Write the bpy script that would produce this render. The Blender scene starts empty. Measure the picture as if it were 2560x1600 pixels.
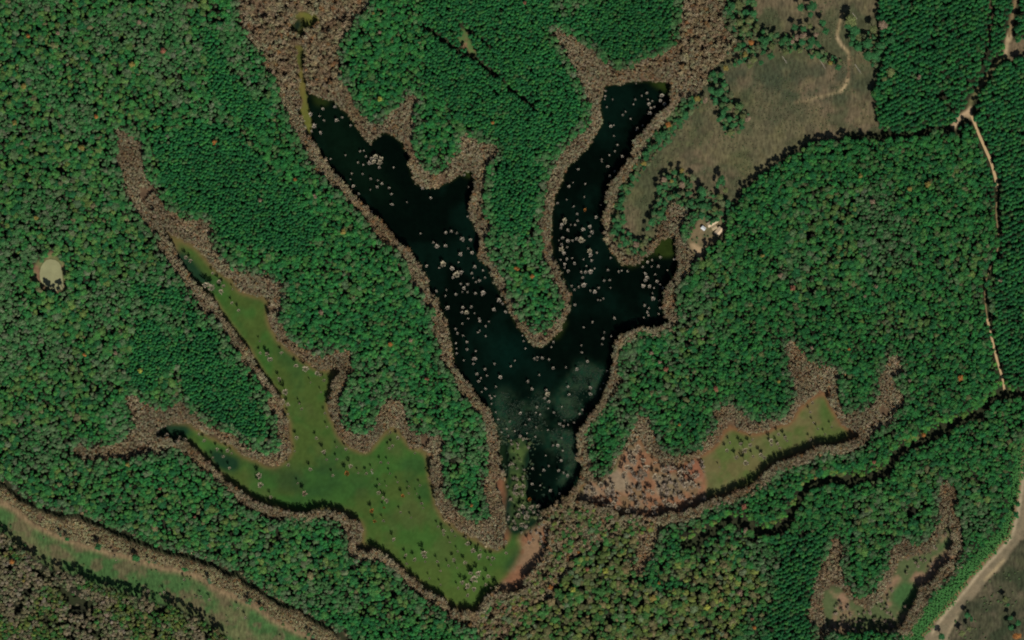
import bpy, bmesh, math, random
import numpy as np
from mathutils import Vector, Matrix

random.seed(7)
RNG = np.random.default_rng(11)
scene = bpy.context.scene
COL = scene.collection

# ---------------------------------------------------------------- camera, light, exposure
TILT = math.radians(10.0)
DIST = 4000.0
LEAN = np.array([-0.43, 0.90]); LEAN /= np.linalg.norm(LEAN)
CAM = np.array([LEAN[0]*math.sin(TILT)*DIST, LEAN[1]*math.sin(TILT)*DIST, math.cos(TILT)*DIST])
FWD = -CAM/np.linalg.norm(CAM)
RIGHT = np.cross(FWD, [0, 1, 0]); RIGHT /= np.linalg.norm(RIGHT)
UP = np.cross(RIGHT, FWD)
LENS, SENSOR = 112.5, 36.0
cam_data = bpy.data.cameras.new("camera")
cam_data.lens = LENS; cam_data.sensor_width = SENSOR
cam_data.clip_start = 10; cam_data.clip_end = 60000
cam = bpy.data.objects.new("camera", cam_data); COL.objects.link(cam)
m = Matrix(((RIGHT[0], UP[0], -FWD[0], CAM[0]), (RIGHT[1], UP[1], -FWD[1], CAM[1]),
            (RIGHT[2], UP[2], -FWD[2], CAM[2]), (0, 0, 0, 1)))
cam.matrix_world = m
scene.camera = cam

SUN_EL = math.radians(46)
SHADOW = np.array([-0.38, 0.925]); SHADOW /= np.linalg.norm(SHADOW)
sun_dir = Vector((SHADOW[0]*math.cos(SUN_EL), SHADOW[1]*math.cos(SUN_EL), -math.sin(SUN_EL)))
sun_data = bpy.data.lights.new("sun", 'SUN'); sun_data.energy = 5.0
sun_data.angle = math.radians(0.53); sun_data.color = (1.0, 0.95, 0.87)
sun = bpy.data.objects.new("sun", sun_data); COL.objects.link(sun)
sun.rotation_euler = sun_dir.to_track_quat('-Z', 'Y').to_euler()
world = bpy.data.worlds.new("World"); scene.world = world; world.use_nodes = True
wn = world.node_tree; wn.nodes.clear()
sky = wn.nodes.new("ShaderNodeTexSky"); sky.sky_type = 'NISHITA'; sky.sun_disc = False
sky.sun_elevation = SUN_EL
sky.sun_rotation = math.atan2(-SHADOW[0], -SHADOW[1])
bg = wn.nodes.new("ShaderNodeBackground"); bg.inputs[1].default_value = 0.055
wo = wn.nodes.new("ShaderNodeOutputWorld")
wn.links.new(sky.outputs[0], bg.inputs[0]); wn.links.new(bg.outputs[0], wo.inputs[0])
scene.view_settings.view_transform = 'Standard'; scene.view_settings.look = 'None'
scene.view_settings.exposure = 0.0; scene.view_settings.gamma = 1.0
scene.view_settings.use_curve_mapping = False
scene.cycles.pixel_filter_type = 'BLACKMAN_HARRIS'; scene.cycles.filter_width = 2.0
scene.cycles.max_bounces = 4; scene.cycles.diffuse_bounces = 2; scene.cycles.glossy_bounces = 2
scene.cycles.transmission_bounces = 2; scene.cycles.transparent_max_bounces = 2

W, H = 2560, 1600
K = LENS/SENSOR*W          # photo pixels per unit tangent
def unproj(px, py, z=0.0):
    px = np.asarray(px, float); py = np.asarray(py, float)
    u = (px-W/2)/K; v = -(py-H/2)/K
    d = FWD[None, :]+u.reshape(-1, 1)*RIGHT[None, :]+v.reshape(-1, 1)*UP[None, :]
    t = (np.reshape(z, (-1,))-CAM[2])/d[:, 2]
    return CAM[None, :2]+d[:, :2]*t[:, None]
def proj(x, y, z=0.0):
    p = np.stack([np.ravel(x)-CAM[0], np.ravel(y)-CAM[1], np.zeros(np.size(x))+z-CAM[2]], 1)
    w = p@FWD
    return W/2+K*(p@RIGHT)/w, H/2-K*(p@UP)/w
M_PER_PX = 0.5

# ---------------------------------------------------------------- traced outlines
def P(s):
    v = [float(t) for t in s.replace(',', ' ').split()]
    return np.array(v).reshape(-1, 2)
WEST_OUT = P("""-150,-250 400,-200 560,-60 590,0 595,53 622,98 640,114 645,116 664,159 680,185 690,225 693,259 714,288 733,328 754,354 767,381 778,399 799,434
 825,458 841,479 873,503 891,530 920,561 947,585 963,612 984,635 1005,646 1024,680 1026,704 1045,733 1063,760 1084,781 1084,813 1095,853 1103,887
 1114,919 1135,951 1151,980 1174,1006 1193,1038 1211,1062 1211,1104 1211,1197 1217,1255 1230,1287 1219,1312""")[3:]
W_RIGHT = P("""280,312 312,331 339,344 365,370 354,400 357,416 362,440 376,466 397,500 423,524 460,545 503,548 529,553 524,585 519,612
 542,633 571,662 608,680 640,688 666,696 693,694 703,707 706,744 701,765 696,797 709,819 725,842 746,861 767,877 788,893 809,893 833,885 852,869
 873,863 881,874 883,906 878,932 865,948 860,969 849,998 852,1038 854,1070 873,1080 894,1091 918,1080 931,1051 947,1025 971,1006 987,990 1002,1001
 1010,1025 1018,1062 1037,1083 1095,1086 1111,1117 1106,1144 1103,1197 1106,1226 1121,1253 1143,1274 1182,1300 1219,1312""")
W_LEFT = P("""270,325 286,344 291,399 294,408 304,453 323,490 344,527 362,553 386,585 399,606 413,638 421,665 444,691 471,712 489,741 500,776
 542,799 540,805 563,834 582,863 606,906 630,935 640,948 656,969 672,985 680,1020 688,1054 696,1086 693,1112 672,1133 640,1127 608,1104 569,1083
 529,1065 495,1046 474,1020 450,996 434,1009 413,1022 386,1020 365,1001 328,990 296,975 304,998 320,1025 333,1054 333,1080 317,1094 278,1107
 233,1112 196,1115 172,1104 143,1078 148,1096 180,1133 201,1152 243,1157 280,1147 331,1144 370,1139 413,1117 444,1125 474,1147 503,1170 529,1197
 545,1200 571,1232 603,1261 640,1280 672,1293 714,1295 754,1293 788,1287 825,1298 852,1311 868,1327 865,1353 865,1375 878,1398 910,1401 952,1404
 976,1412 995,1438 1010,1465 1042,1480 1074,1499 1090,1515 1121,1541 1156,1565 1196,1589 1222,1600""")
EAST_OUT = P("""928,0 894,50 868,74 849,98 844,127 846,164 852,196 868,225 883,249 891,272 905,294 920,310 952,304 973,283 1002,257
 1032,233 1047,238 1042,259 1037,296 1039,333 1034,365 1032,392 1045,405 1058,426 1090,434 1116,424 1132,400 1137,384 1151,357 1153,325
 1169,339 1196,354 1222,362 1238,357 1241,376 1233,399 1225,408 1214,437 1211,469 1201,498 1204,524 1222,551 1227,569 1217,598 1214,625 1227,651
 1246,675 1259,699 1272,725 1280,744 1290,775 1310,805 1335,830 1357,836 1378,818 1395,800 1404,797 1407,744 1386,704 1370,678 1365,651 1357,612
 1351,572 1354,532 1359,500 1373,453 1386,421 1386,400 1396,381 1412,362 1444,347 1465,320 1473,296 1476,270 1465,243 1449,212 1439,185 1428,153
 1412,127 1394,106 1380,85 1378,71 1407,74 1433,93 1460,106 1481,127 1505,151 1534,169 1566,177 1584,164 1605,151 1645,138 1672,122 1687,101
 1695,69 1703,40 1703,0 1814,0 1809,42 1809,66 1836,101 1862,111 1836,127 1804,148 1783,175 1769,206 1730,238 1703,254 1677,283 1656,302 1645,328
 1619,349 1605,376 1595,399 1576,432 1560,456 1547,477 1539,506 1531,527 1523,553 1523,580 1534,601 1544,622 1563,638 1579,641 1603,633 1621,612
 1634,590 1650,559 1664,532 1674,503 1693,500 1719,516 1714,538 1703,564 1703,596 1718,604 1730,612 1735,638 1730,659 1709,686 1693,712 1687,739
 1687,765 1698,799 1703,805 1682,816 1650,824 1608,829 1579,834 1560,850 1550,874 1547,906 1550,938 1542,969 1523,998 1507,1017 1491,1033
 1481,1054 1463,1070 1460,1091 1468,1117 1470,1144 1478,1170 1481,1199 1518,1194 1534,1160 1547,1131 1568,1102 1582,1065 1592,1033 1603,1025
 1616,1033 1624,1054 1629,1078 1637,1104 1656,1123 1677,1136 1709,1131 1743,1117 1769,1099 1783,1080 1788,1054 1791,1028 1809,1012 1838,1004
 1849,1030 1862,1046 1888,1051 1920,1046 1960,1041 1978,1025 1981,998 1981,969 1976,940 1973,914 1965,885 1960,861 1962,837 1976,826 1983,848
 1999,871 2018,895 2036,914 2058,919 2079,914 2095,914 2103,935 2095,953 2092,985 2095,1012 2105,1030 2148,1028 2174,1014 2190,998 2195,969
 2200,938 2208,906 2214,871 2232,887 2259,898 2251,924 2237,948 2243,975 2272,993 2259,1014 2245,1030 2237,1049 2216,1054 2206,1075 2174,1094
 2150,1110 2132,1128 2079,1133 2034,1136 1999,1152 1960,1170 1933,1192 1888,1216 1862,1226 1822,1248 1783,1269 1746,1285 1703,1298 1672,1308
 1650,1327 1640,1359 1629,1385 1613,1428 1603,1454 1592,1425 1584,1401 1600,1369 1605,1350 1560,1340 1500,1350 1460,1375 1430,1410 1400,1450
 1370,1500 1330,1500 1300,1550 1250,1600""")
BROWN_MAIN = np.concatenate([P("590,-20 928,-20"), EAST_OUT, P("1240,1620 1222,1620"), W_LEFT[::-1], W_RIGHT, WEST_OUT[::-1]])
BROWN_SE = P("""2079,1332 2068,1372 2052,1412 2039,1451 2031,1486 2026,1517 2023,1544 2044,1570 2044,1600 2264,1600 2288,1570 2301,1547 2317,1517 2325,1486
 2349,1459 2375,1435 2394,1406 2404,1375 2404,1338 2412,1316 2404,1298 2386,1269 2391,1242 2391,1205 2349,1205 2349,1234 2346,1269 2341,1300 2333,1327
 2312,1356 2285,1359 2264,1340 2243,1335 2237,1359 2235,1385 2219,1412 2206,1443 2192,1467 2177,1486 2155,1494 2137,1478 2116,1451 2100,1430 2103,1396
 2110,1359 2095,1340""")
POND = P("""746,208 764,209 778,235 796,243 820,251 836,251 852,272 873,286 878,304 891,320 905,336 920,354 931,357 942,341 957,335 981,341 994,347
 1008,362 1010,376 1021,391 1018,405 1024,432 1037,453 1058,465 1077,471 1100,466 1121,456 1143,440 1159,429 1182,426 1185,437 1182,458 1177,487
 1174,511 1174,532 1185,559 1193,585 1193,617 1198,646 1214,670 1233,699 1248,728 1264,757 1275,781 1280,800 1296,819 1314,840 1328,858 1351,871
 1367,861 1386,842 1399,821 1410,800 1425,770 1428,744 1412,712 1402,691 1391,664 1382,633 1376,598 1378,559 1380,527 1386,503 1396,479 1404,448
 1412,424 1420,408 1439,400 1465,373 1484,347 1500,312 1505,286 1502,259 1508,238 1513,214 1534,212 1550,214 1576,206 1613,204 1640,201
 1661,204 1679,212 1677,238 1671,259 1650,278 1632,302 1605,325 1584,354 1576,376 1566,399 1547,429 1526,461 1518,479 1513,519 1505,548 1507,572
 1515,601 1529,633 1544,651 1560,662 1584,664 1608,651 1626,635 1642,617 1656,598 1685,598 1693,620 1690,638 1693,657 1687,680 1671,702 1661,728
 1658,754 1661,781 1666,797 1669,805 1645,813 1608,820 1576,824 1555,832 1539,853 1531,879 1529,911 1526,938 1515,969 1500,998 1489,1022
 1476,1041 1457,1057 1447,1072 1441,1096 1444,1125 1439,1144 1449,1165 1452,1195 1440,1215 1420,1235 1395,1250 1375,1262 1354,1280 1338,1275 1316,1250
 1314,1200 1262,1199 1254,1170 1246,1117 1238,1059 1222,1027 1195,996 1174,959 1156,940 1142,914 1127,853 1113,800 1100,768 1079,731 1066,691
 1047,659 1026,633 1005,612 984,585 957,556 926,530 904,506 883,487 857,453 830,426 812,402 788,365 775,341 764,304 762,270 751,233""")
CHANNEL = P("738,112 752,114 758,150 757,180 764,212 768,240 772,270 778,305 784,335 776,341 764,325 757,300 750,270 748,233 744,206 743,160")
CHANNEL_TOP = P("738,30 770,28 800,40 795,60 770,64 745,85 728,66")
MARSH_W = P("""405,559 429,585 450,593 471,606 503,630 519,654 545,680 577,696 603,731 640,738 664,739 672,754 672,797 674,808 688,834 711,863 725,879
 754,898 783,919 799,923 836,923 844,927 838,943 828,964 825,998 823,1025 830,1051 846,1080 865,1104 883,1120 905,1128 928,1128 939,1110 963,1078
 981,1065 997,1078 1005,1091 1024,1115 1063,1125 1074,1139 1074,1170 1077,1199 1082,1226 1090,1263 1111,1298 1143,1319 1177,1338 1209,1359
 1248,1372 1264,1359 1268,1300 1265,1240 1262,1197 1268,1100 1306,1088 1322,1104 1325,1144 1314,1170 1318,1200 1318,1240 1345,1264 1350,1290 1330,1315 1300,1340 1300,1380 1290,1410
 1270,1440 1240,1470 1215,1490 1200,1520 1188,1531 1127,1517 1090,1486 1053,1465 1026,1446 1005,1425 984,1406 957,1385 931,1375
 905,1372 889,1364 902,1359 905,1332 902,1311 885,1295 865,1287 841,1277 809,1274 772,1279 741,1282 709,1277 677,1266 640,1253 608,1234 577,1213
 563,1200 529,1162 503,1139 476,1112 450,1102 413,1094 386,1091 397,1072 413,1065 450,1057 474,1059 503,1080 542,1099 582,1117 614,1136 640,1148
 666,1162 693,1160 717,1147 727,1128 725,1091 717,1051 701,1006 685,975 666,948 640,912 630,893 595,845 577,813 563,797 542,770 519,736
 497,717 476,691 460,670 444,638 426,604 415,572""")
MARSH_E = P("""1500,1215 1525,1180 1545,1150 1570,1112 1597,1102 1611,1123 1632,1141 1656,1162 1677,1162 1714,1152 1751,1141 1783,1117 1801,1099 1809,1072
 1825,1059 1841,1067 1862,1078 1894,1080 1920,1072 1936,1067 1973,1062 1989,1038 1999,1012 2018,996 2036,985 2058,977 2071,969 2071,990 2076,1012
 2092,1043 2116,1067 2134,1078 2150,1086 2105,1112 2068,1117 2034,1123 1999,1139 1960,1149 1920,1172 1888,1205 1836,1229 1783,1248 1730,1269
 1693,1282 1650,1287 1611,1293 1560,1290 1510,1266 1465,1258 1439,1253 1440,1230 1460,1205 1484,1207""")
SOIL_E = P("""1430,1235 1480,1200 1525,1180 1545,1150 1570,1112 1597,1102 1611,1123 1632,1141 1656,1162 1714,1152 1760,1140 1765,1175 1755,1200 1775,1225 1760,1260 1693,1285
 1611,1295 1560,1290 1465,1258""")
SOIL_S = P("""1310,1312 1340,1308 1378,1325 1367,1370 1352,1400 1322,1430 1307,1465 1290,1478 1265,1482 1232,1484 1262,1445 1285,1415 1300,1380 1292,1345""")
SOIL_W = P("1246,1197 1264,1197 1274,1260 1280,1310 1272,1352 1256,1352 1262,1300 1250,1240")
REEDS = [P("1447,906 1513,922 1518,948 1507,969 1492,1001 1476,1025 1449,1046 1407,1054 1386,1038 1386,1006 1407,969 1428,938"),
         P("1386,1065 1439,1075 1441,1131 1433,1170 1439,1197 1391,1215 1386,1157 1367,1117 1359,1086"),
         P("1235,990 1255,975 1300,1000 1335,977 1357,980 1367,1012 1359,1038 1367,1059 1338,1088 1320,1080 1280,1086 1258,1110 1248,1060 1240,1020")]
SE_OPEN = P("""2372,1306 2343,1348 2322,1383 2277,1385 2251,1398 2235,1430 2219,1465 2198,1499 2166,1528 2140,1510 2100,1472 2079,1465 2060,1486 2058,1517
 2068,1570 2105,1581 2185,1581 2251,1576 2269,1544 2285,1504 2296,1465 2317,1457 2343,1433 2370,1398 2380,1359 2378,1324""")
SE_WATER = [P("2375,1327 2377,1348 2366,1375 2343,1388 2335,1376 2354,1353"), P("2256,1450 2293,1450 2292,1486 2282,1502 2251,1520 2227,1504 2232,1472")]
STRIP_BROWN = P("""-200,1140 0,1205 19,1213 40,1234 79,1258 132,1277 185,1287 225,1300 265,1322 317,1338 357,1356 397,1369 450,1383 503,1396 556,1420 595,1438 622,1457 640,1467
 666,1486 706,1510 746,1523 788,1547 825,1570 865,1589 883,1600 1000,1680 870,1700 804,1600 788,1592 746,1576 709,1557 672,1539 640,1510 598,1499 582,1480 542,1465 503,1435 460,1428
 413,1414 370,1401 317,1388 265,1375 225,1364 185,1351 148,1338 106,1316 74,1300 40,1266 0,1245 -200,1180""")
STRIP_GRASS = P("""-200,1180 0,1245 40,1266 74,1300 106,1316 148,1338 185,1351 225,1364 265,1375 317,1388 370,1401 413,1414 460,1428 503,1435 542,1465 582,1480
 598,1499 640,1510 672,1539 709,1557 746,1576 788,1592 804,1600 870,1700 760,1700 690,1640 640,1615 590,1608 569,1597 542,1576 516,1554 476,1533 444,1517 397,1504 357,1494
 304,1483 251,1467 212,1454 201,1438 159,1430 127,1425 106,1409 66,1383 32,1359 0,1327 -200,1250""")
WOODS_SW = P("""-300,1200 0,1327 32,1359 66,1383 106,1409 127,1425 159,1430 201,1438 212,1454 251,1467 304,1483 357,1494 397,1504 444,1517 476,1533 516,1554
 542,1576 569,1597 590,1608 640,1615 690,1700 690,1900 -300,1900""")
WOODS_S = P("""1375,1440 1430,1370 1480,1330 1560,1330 1610,1345 1604,1460 1650,1480 1760,1440 1830,1440 1880,1500 1830,1600 1800,1900 1240,1900 1240,1600 1300,1540""")
FIELD = P("""1595,399 1605,376 1619,349 1645,328 1656,302 1677,283 1703,254 1730,238 1769,206 1783,175 1804,148 1836,127 1862,111 1836,101 1809,66 1814,0 1820,-200 2192,-200
 2192,0 2195,80 2215,120 2200,160 2190,200 2185,240 2191,290 2200,325 2195,345 2120,345 2030,355 1985,375 1945,405 1900,440 1860,475 1835,520 1800,560 1760,545 1719,516
 1693,500 1674,503 1650,559 1634,590 1621,612 1603,633 1579,641 1563,638 1544,622 1534,601 1523,580 1523,553 1531,527 1547,477 1576,432""")
FIELD_SE = P("2600,1240 2560,1298 2552,1340 2528,1380 2502,1412 2470,1446 2438,1486 2409,1517 2386,1557 2365,1600 2320,1700 2300,1900 2900,1900 2900,1240")
FIELD_NE = P("2518,143 2523,106 2560,92 2700,60 2700,110 2560,132 2531,153")
SPARSE = [P("1765,180 1800,185 1835,250 1872,290 1868,310 1835,345 1812,330 1800,290 1772,250"), P("1812,0 1885,0 1893,60 1940,85 1990,85 2010,100 2070,130 2100,150 2085,165 1990,125 1900,128 1850,165 1820,170 1862,111 1836,101 1809,66"),
          P("2120,60 2150,85 2192,75 2230,60 2240,140 2210,200 2170,150 2130,120"),
          P("1690,492 1760,470 1830,505 1835,520 1800,560 1760,545 1719,516"), P("1650,430 1720,425 1745,470 1800,480 1760,520 1690,495 1665,505 1650,470"),
          P("1595,399 1619,349 1656,302 1703,254 1740,235 1760,250 1715,300 1680,345 1640,390 1615,430 1580,470 1560,500 1560,570 1590,605 1625,590 1603,633 1563,638 1523,580 1531,527 1547,477"),
          P("1640,460 1668,500 1655,545 1630,575 1618,560 1640,510 1650,480")]
YARD = P("1716,602 1722,585 1735,562 1746,545 1755,530 1788,527 1803,545 1814,575 1807,594 1788,604 1768,614 1767,640 1754,658 1738,642 1720,622")
GLADE = P("76,695 84,678 88,655 112,646 126,624 142,640 162,655 166,680 164,700 168,728 140,736 110,726 86,712")
POOL = P("""100,698 99,682 102,668 108,658 116,650 126,648 138,650 147,656 152,664 155,680 157,700 160,722 140,728 118,718 104,706""")
GLADE_TOP = P("1150,65 1166,75 1174,100 1182,118 1188,135 1172,135 1165,118 1158,120 1146,108 1130,108 1140,95 1155,90")
# tree-free lines through the forest: (points, width in photo px)
GAPS = [(P("2539,-60 2539,0 2528,53 2523,93 2515,138 2497,151 2476,180 2449,220 2428,251 2425,280"), 19),
        (P("2428,270 2428,291 2446,333 2462,370 2476,400 2491,453"), 19),
        (P("-200,1165 0,1208 19,1216 40,1237 79,1261 132,1280 185,1290 225,1303 265,1325 317,1341 357,1359 397,1372 450,1386 503,1399 556,1423 595,1441 622,1460 640,1470 666,1489 706,1513 746,1526 788,1550 825,1573 883,1605"), 17),
        (P("2491,453 2493,474 2490,532 2495,580 2498,600 2491,638 2473,675 2462,712 2462,744 2468,797"), 16),
        (P("2468,797 2481,853 2494,906 2507,948 2511,975"), 15),
        (P("150,1470 185,1500 228,1514"), 17), (P("85,1545 140,1562 165,1548 182,1512"), 10), (P("104,1428 122,1452"), 13), (P("50,1500 60,1525"), 8), (P("180,1560 250,1590"), 7), (P("2420,275 2400,300 2385,330"), 22), (P("2404,304 2428,272"), 34), (P("2385,312 2340,322 2270,338 2200,338 2120,340"), 16),
        (P("2700,1000 2560,985 2507,978 2476,1005 2439,1034 2401,1055 2364,1068 2333,1087 2296,1106 2261,1119 2237,1140 2222,1166 2200,1188 2150,1198 2105,1200 2047,1203 2020,1213 2005,1240 1986,1271 1970,1300 1952,1319 1920,1330 1888,1322 1857,1306 1822,1303 1796,1316 1777,1332 1743,1348 1709,1361"), 24),
        (P("2478,-60 2478,0 2478,48 2473,106 2465,138 2449,172 2430,200"), 10),
        (P("2346,235 2365,262 2385,285"), 9),
        (P("1060,66 1100,95 1140,125 1185,142"), 12), (P("1185,142 1240,185 1300,240 1345,280"), 9),
        (P("1150,60 1190,88 1230,120"), 5), (P("2330,1160 2370,1130 2440,1050"), 3)]
GAPS = GAPS[:-1]
ROADS = [("dirt_track", P("2539,-60 2539,0 2528,53 2523,93"), 5, "forest"), ("dirt_track", P("2425,282 2432,296 2446,333 2462,370 2476,400 2491,453 2493,470"), 6.5, "sand"),
         ("dirt_track", P("2493,470 2490,532 2495,580 2498,600 2491,638 2473,675 2462,712 2462,744 2468,797"), 3.2, "forest"),
         ("dirt_track", P("2468,797 2481,853 2494,906 2507,948 2511,975"), 5.5, "sand")]
ROAD_BIG = P("""2600,1000 2568,1120 2557,1170 2553,1213 2541,1279 2526,1338 2489,1380 2444,1428 2407,1475 2370,1517 2343,1552 2312,1589 2290,1640 2230,1760
 2330,1700 2365,1600 2386,1557 2409,1517 2438,1486 2470,1446 2502,1412 2528,1380 2552,1340 2566,1290 2600,1180 2660,1020""")
VERGE = P("""2590,1000 2545,1110 2528,1200 2520,1270 2498,1328 2455,1366 2408,1415 2374,1452 2335,1492 2300,1530 2262,1582 2170,1760 2230,1760 2312,1600 2343,1552 2407,1475 2444,1428 2526,1338 2553,1213 2568,1120 2600,1000""")

# ---------------------------------------------------------------- rasters in photo pixels (step 2, with margin)
ST, MARG = 2, 240
RW, RH = (W+2*MARG)//ST, (H+2*MARG)//ST
def raster(poly):
    out = np.zeros((RH, RW), bool)
    x0, y0 = poly[:, 0], poly[:, 1]; x1, y1 = np.roll(x0, -1), np.roll(y0, -1)
    xs = (np.arange(RW)+.5)*ST-MARG
    for r in range(max(0, int((y0.min()+MARG)/ST)), min(RH, int((y0.max()+MARG)/ST)+1)):
        y = (r+.5)*ST-MARG
        k = (y0 <= y) != (y1 <= y)
        if not k.any(): continue
        c = np.sort(x0[k]+(y-y0[k])/(y1[k]-y0[k])*(x1[k]-x0[k]))
        out[r] = (np.searchsorted(c, xs) % 2) == 1
    return out
def raster_line(pts, width):
    out = np.zeros((RH, RW), bool)
    for a, b in zip(pts[:-1], pts[1:]):
        d = b-a; n = np.array([-d[1], d[0]])/max(np.hypot(*d), 1e-6)*width/2; e = d/max(np.hypot(*d), 1e-6)*width*.3
        out |= raster(np.array([a-e+n, b+e+n, b+e-n, a-e-n]))
    return out
def blur(a, r):
    a = a.astype(np.float32)
    for _ in range(2):
        for ax in (0, 1):
            p = np.pad(a, [(r+1, r) if i == ax else (0, 0) for i in (0, 1)], mode='edge')
            c = np.cumsum(p, axis=ax, dtype=np.float64)
            a = ((c[2*r+1:]-c[:-2*r-1])/(2*r+1) if ax == 0 else (c[:, 2*r+1:]-c[:, :-2*r-1])/(2*r+1)).astype(np.float32)
    return a
def vnoise(cell, seed, octaves=3):
    """smooth noise 0..1 on the raster; cell in photo px"""
    g = np.random.default_rng(seed); tot = np.zeros((RH, RW), np.float32); amp, s = 1.0, 0.0
    for o in range(octaves):
        c = max(cell/ST/(2**o), 1.5)
        gh, gw = int(RH/c)+3, int(RW/c)+3
        n = g.random((gh, gw)).astype(np.float32)
        yy = np.arange(RH)/c; xx = np.arange(RW)/c
        yi, xi = yy.astype(int), xx.astype(int); fy = (yy-yi)[:, None]; fx = (xx-xi)[None, :]
        fy = fy*fy*(3-2*fy); fx = fx*fx*(3-2*fx)
        t = (n[yi][:, xi]*(1-fx)+n[yi][:, xi+1]*fx)*(1-fy)+(n[yi+1][:, xi]*(1-fx)+n[yi+1][:, xi+1]*fx)*fy
        tot += amp*t; s += amp; amp *= .55
    return tot/s
YY, XX = np.mgrid[0:RH, 0:RW]
wx = ((vnoise(26, 1)-.5)*16/ST); wy = ((vnoise(26, 2)-.5)*16/ST)
WYI = np.clip((YY+wy).astype(int), 0, RH-1); WXI = np.clip((XX+wx).astype(int), 0, RW-1)
# beyond the photograph's frame the land goes on as it is at the frame
CLX = np.clip(XX, MARG//ST+2, RW-MARG//ST-3); CLY = np.clip(YY, MARG//ST+2, RH-MARG//ST-3)
def warp(a, extend=True):
    a = a[WYI, WXI]
    return a[CLY, CLX] if extend else a
def RM(*polys):
    o = np.zeros((RH, RW), bool)
    for p in polys: o |= raster(p)
    return warp(o)
m_brown = RM(BROWN_MAIN, BROWN_SE, STRIP_BROWN)
m_pond = RM(POND); m_marsh = RM(MARSH_W); m_marshe = RM(MARSH_E); m_chan = RM(CHANNEL, CHANNEL_TOP)
m_soile = RM(SOIL_E); m_soils = RM(SOIL_S); m_soilw = RM(SOIL_W)
m_seopen = RM(SE_OPEN); m_sewater = RM(*SE_WATER)
m_strip = RM(STRIP_GRASS); m_field = RM(FIELD, FIELD_NE); m_fieldse = RM(FIELD_SE)
m_yard = RM(YARD); m_pool = raster(POOL); m_glade = RM(GLADE) | m_pool; m_gtop = RM(GLADE_TOP)
m_roadbig = warp(raster(ROAD_BIG)); m_verge = warp(raster(VERGE))
m_gap = np.zeros((RH, RW), bool)
for pts, wd in GAPS: m_gap |= raster_line(pts, wd)
m_gap = warp(m_gap); m_sparse = RM(*SPARSE); m_woodsw = RM(WOODS_SW); m_woods = RM(WOODS_S)
m_reeds = RM(*REEDS)
m_junction = raster(P("2428,262 2428,292 2440,310 2424,296 2408,290 2396,310 2386,325 2378,312 2395,290 2412,278"))
m_pond &= ~(m_marsh & ~RM(CHANNEL))
m_open = m_pond | m_marsh | m_marshe | m_chan | m_soils | m_soilw | m_seopen
m_grass = (m_field | m_strip | m_fieldse)
fray = blur(m_brown, 6); m_brown = (fray+(vnoise(22, 291, 4)-.5)*.85) > .5
m_brown &= ~(m_open | m_grass)
m_edge = raster(P('2070,1584 2150,1577 2262,1585 2275,1600 2290,1900 2050,1900 2055,1600')); m_brown &= ~m_edge; m_seopen &= ~m_edge
m_forest = ~(m_brown | m_open | m_grass | m_yard | m_glade | m_gtop | m_gap | m_roadbig | m_verge | m_junction)

def idx(px, py):
    return (np.clip(((np.asarray(py)+MARG)/ST).astype(int), 0, RH-1), np.clip(((np.asarray(px)+MARG)/ST).astype(int), 0, RW-1))

# ---------------------------------------------------------------- ground colours (albedo)
n1, n2, n3, n4 = vnoise(60, 21), vnoise(14, 22), vnoise(180, 23, 4), vnoise(6, 24, 2)
def C(*c): return np.array(c, np.float32)[None, None, :]
def mix(a, b, t): return a*(1-t[..., None])+b*t[..., None]
def sst(x, a, b):
    t = np.clip((x-a)/(b-a), 0, 1); return t*t*(3-2*t)
col = np.zeros((RH, RW, 3), np.float32)+C(.022, .024, .013)
def lay(mask, c, r):
    global col
    col = mix(col, c, blur(mask, r) if r else mask.astype(np.float32))
brown_c = mix(C(.10, .066, .038), C(.15, .098, .056), sst(n2, .3, .7)); lay(m_brown, brown_c, 2)
fld = mix(C(.125, .112, .058), C(.09, .095, .042), sst(n1, .4, .65)); fld = mix(fld, C(.16, .12, .07), sst(n3, .46, .62)*.8); fld = mix(fld, C(.135, .12, .055), sst(vnoise(20, 251, 4), .5, .7)*.5); fld = mix(fld, C(.085, .075, .042), sst(vnoise(28, 252, 4), .54, .72)*.7)
fld = mix(fld, C(.07, .075, .04), sst(vnoise(44, 91), .6, .8)*.6)
fld = mix(fld, C(.060, .072, .034), sst(vnoise(60, 331, 5), .5, .66)*.75)
fld = mix(fld, C(.048, .062, .034), blur(raster(P('1700,175 1840,165 2000,150 2100,150 2185,190 2190,245 2100,250 2000,262 1900,235 1800,225 1700,260')), 8)*sst(vnoise(38, 221), .3, .6)*.75)
lay(m_field, fld, 2); lay(m_fieldse, fld*mix(C(.75, .8, .85), C(.5, .62, .6), sst(vnoise(50, 231), .4, .6)), 2)
stg = mix(C(.125, .135, .055), C(.055, .125, .036), sst(vnoise(50, 31, 5), .30, .55)); stg = mix(stg, C(.13, .105, .055), sst(vnoise(24, 32, 4), .52, .68)*.8)
edge = blur(m_brown, 9)
stg = mix(stg, C(.24, .17, .09), sst(edge, .05, .35)); lay(m_strip, stg, 1)
mg = mix(C(.058, .118, .03), C(.082, .105, .03), sst(n1, .35, .65)); mg = mix(mg, C(.04, .085, .028), sst(vnoise(70, 41, 5), .46, .75)*.8); mg = mix(mg, C(.10, .10, .04), sst(vnoise(90, 43, 5), .55, .78)*.6); mg *= (.9+.22*vnoise(9, 44, 3))[..., None]
mg = mix(mg, C(.10, .13, .035), sst((YY*ST-MARG).astype(np.float32), 1280, 1500)*.6)
shore = sst(blur(m_brown, 7), .08, .42)
mg = mix(mg, C(.21, .12, .06), shore*.75)
lay(m_marsh, mg, 1)
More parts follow.
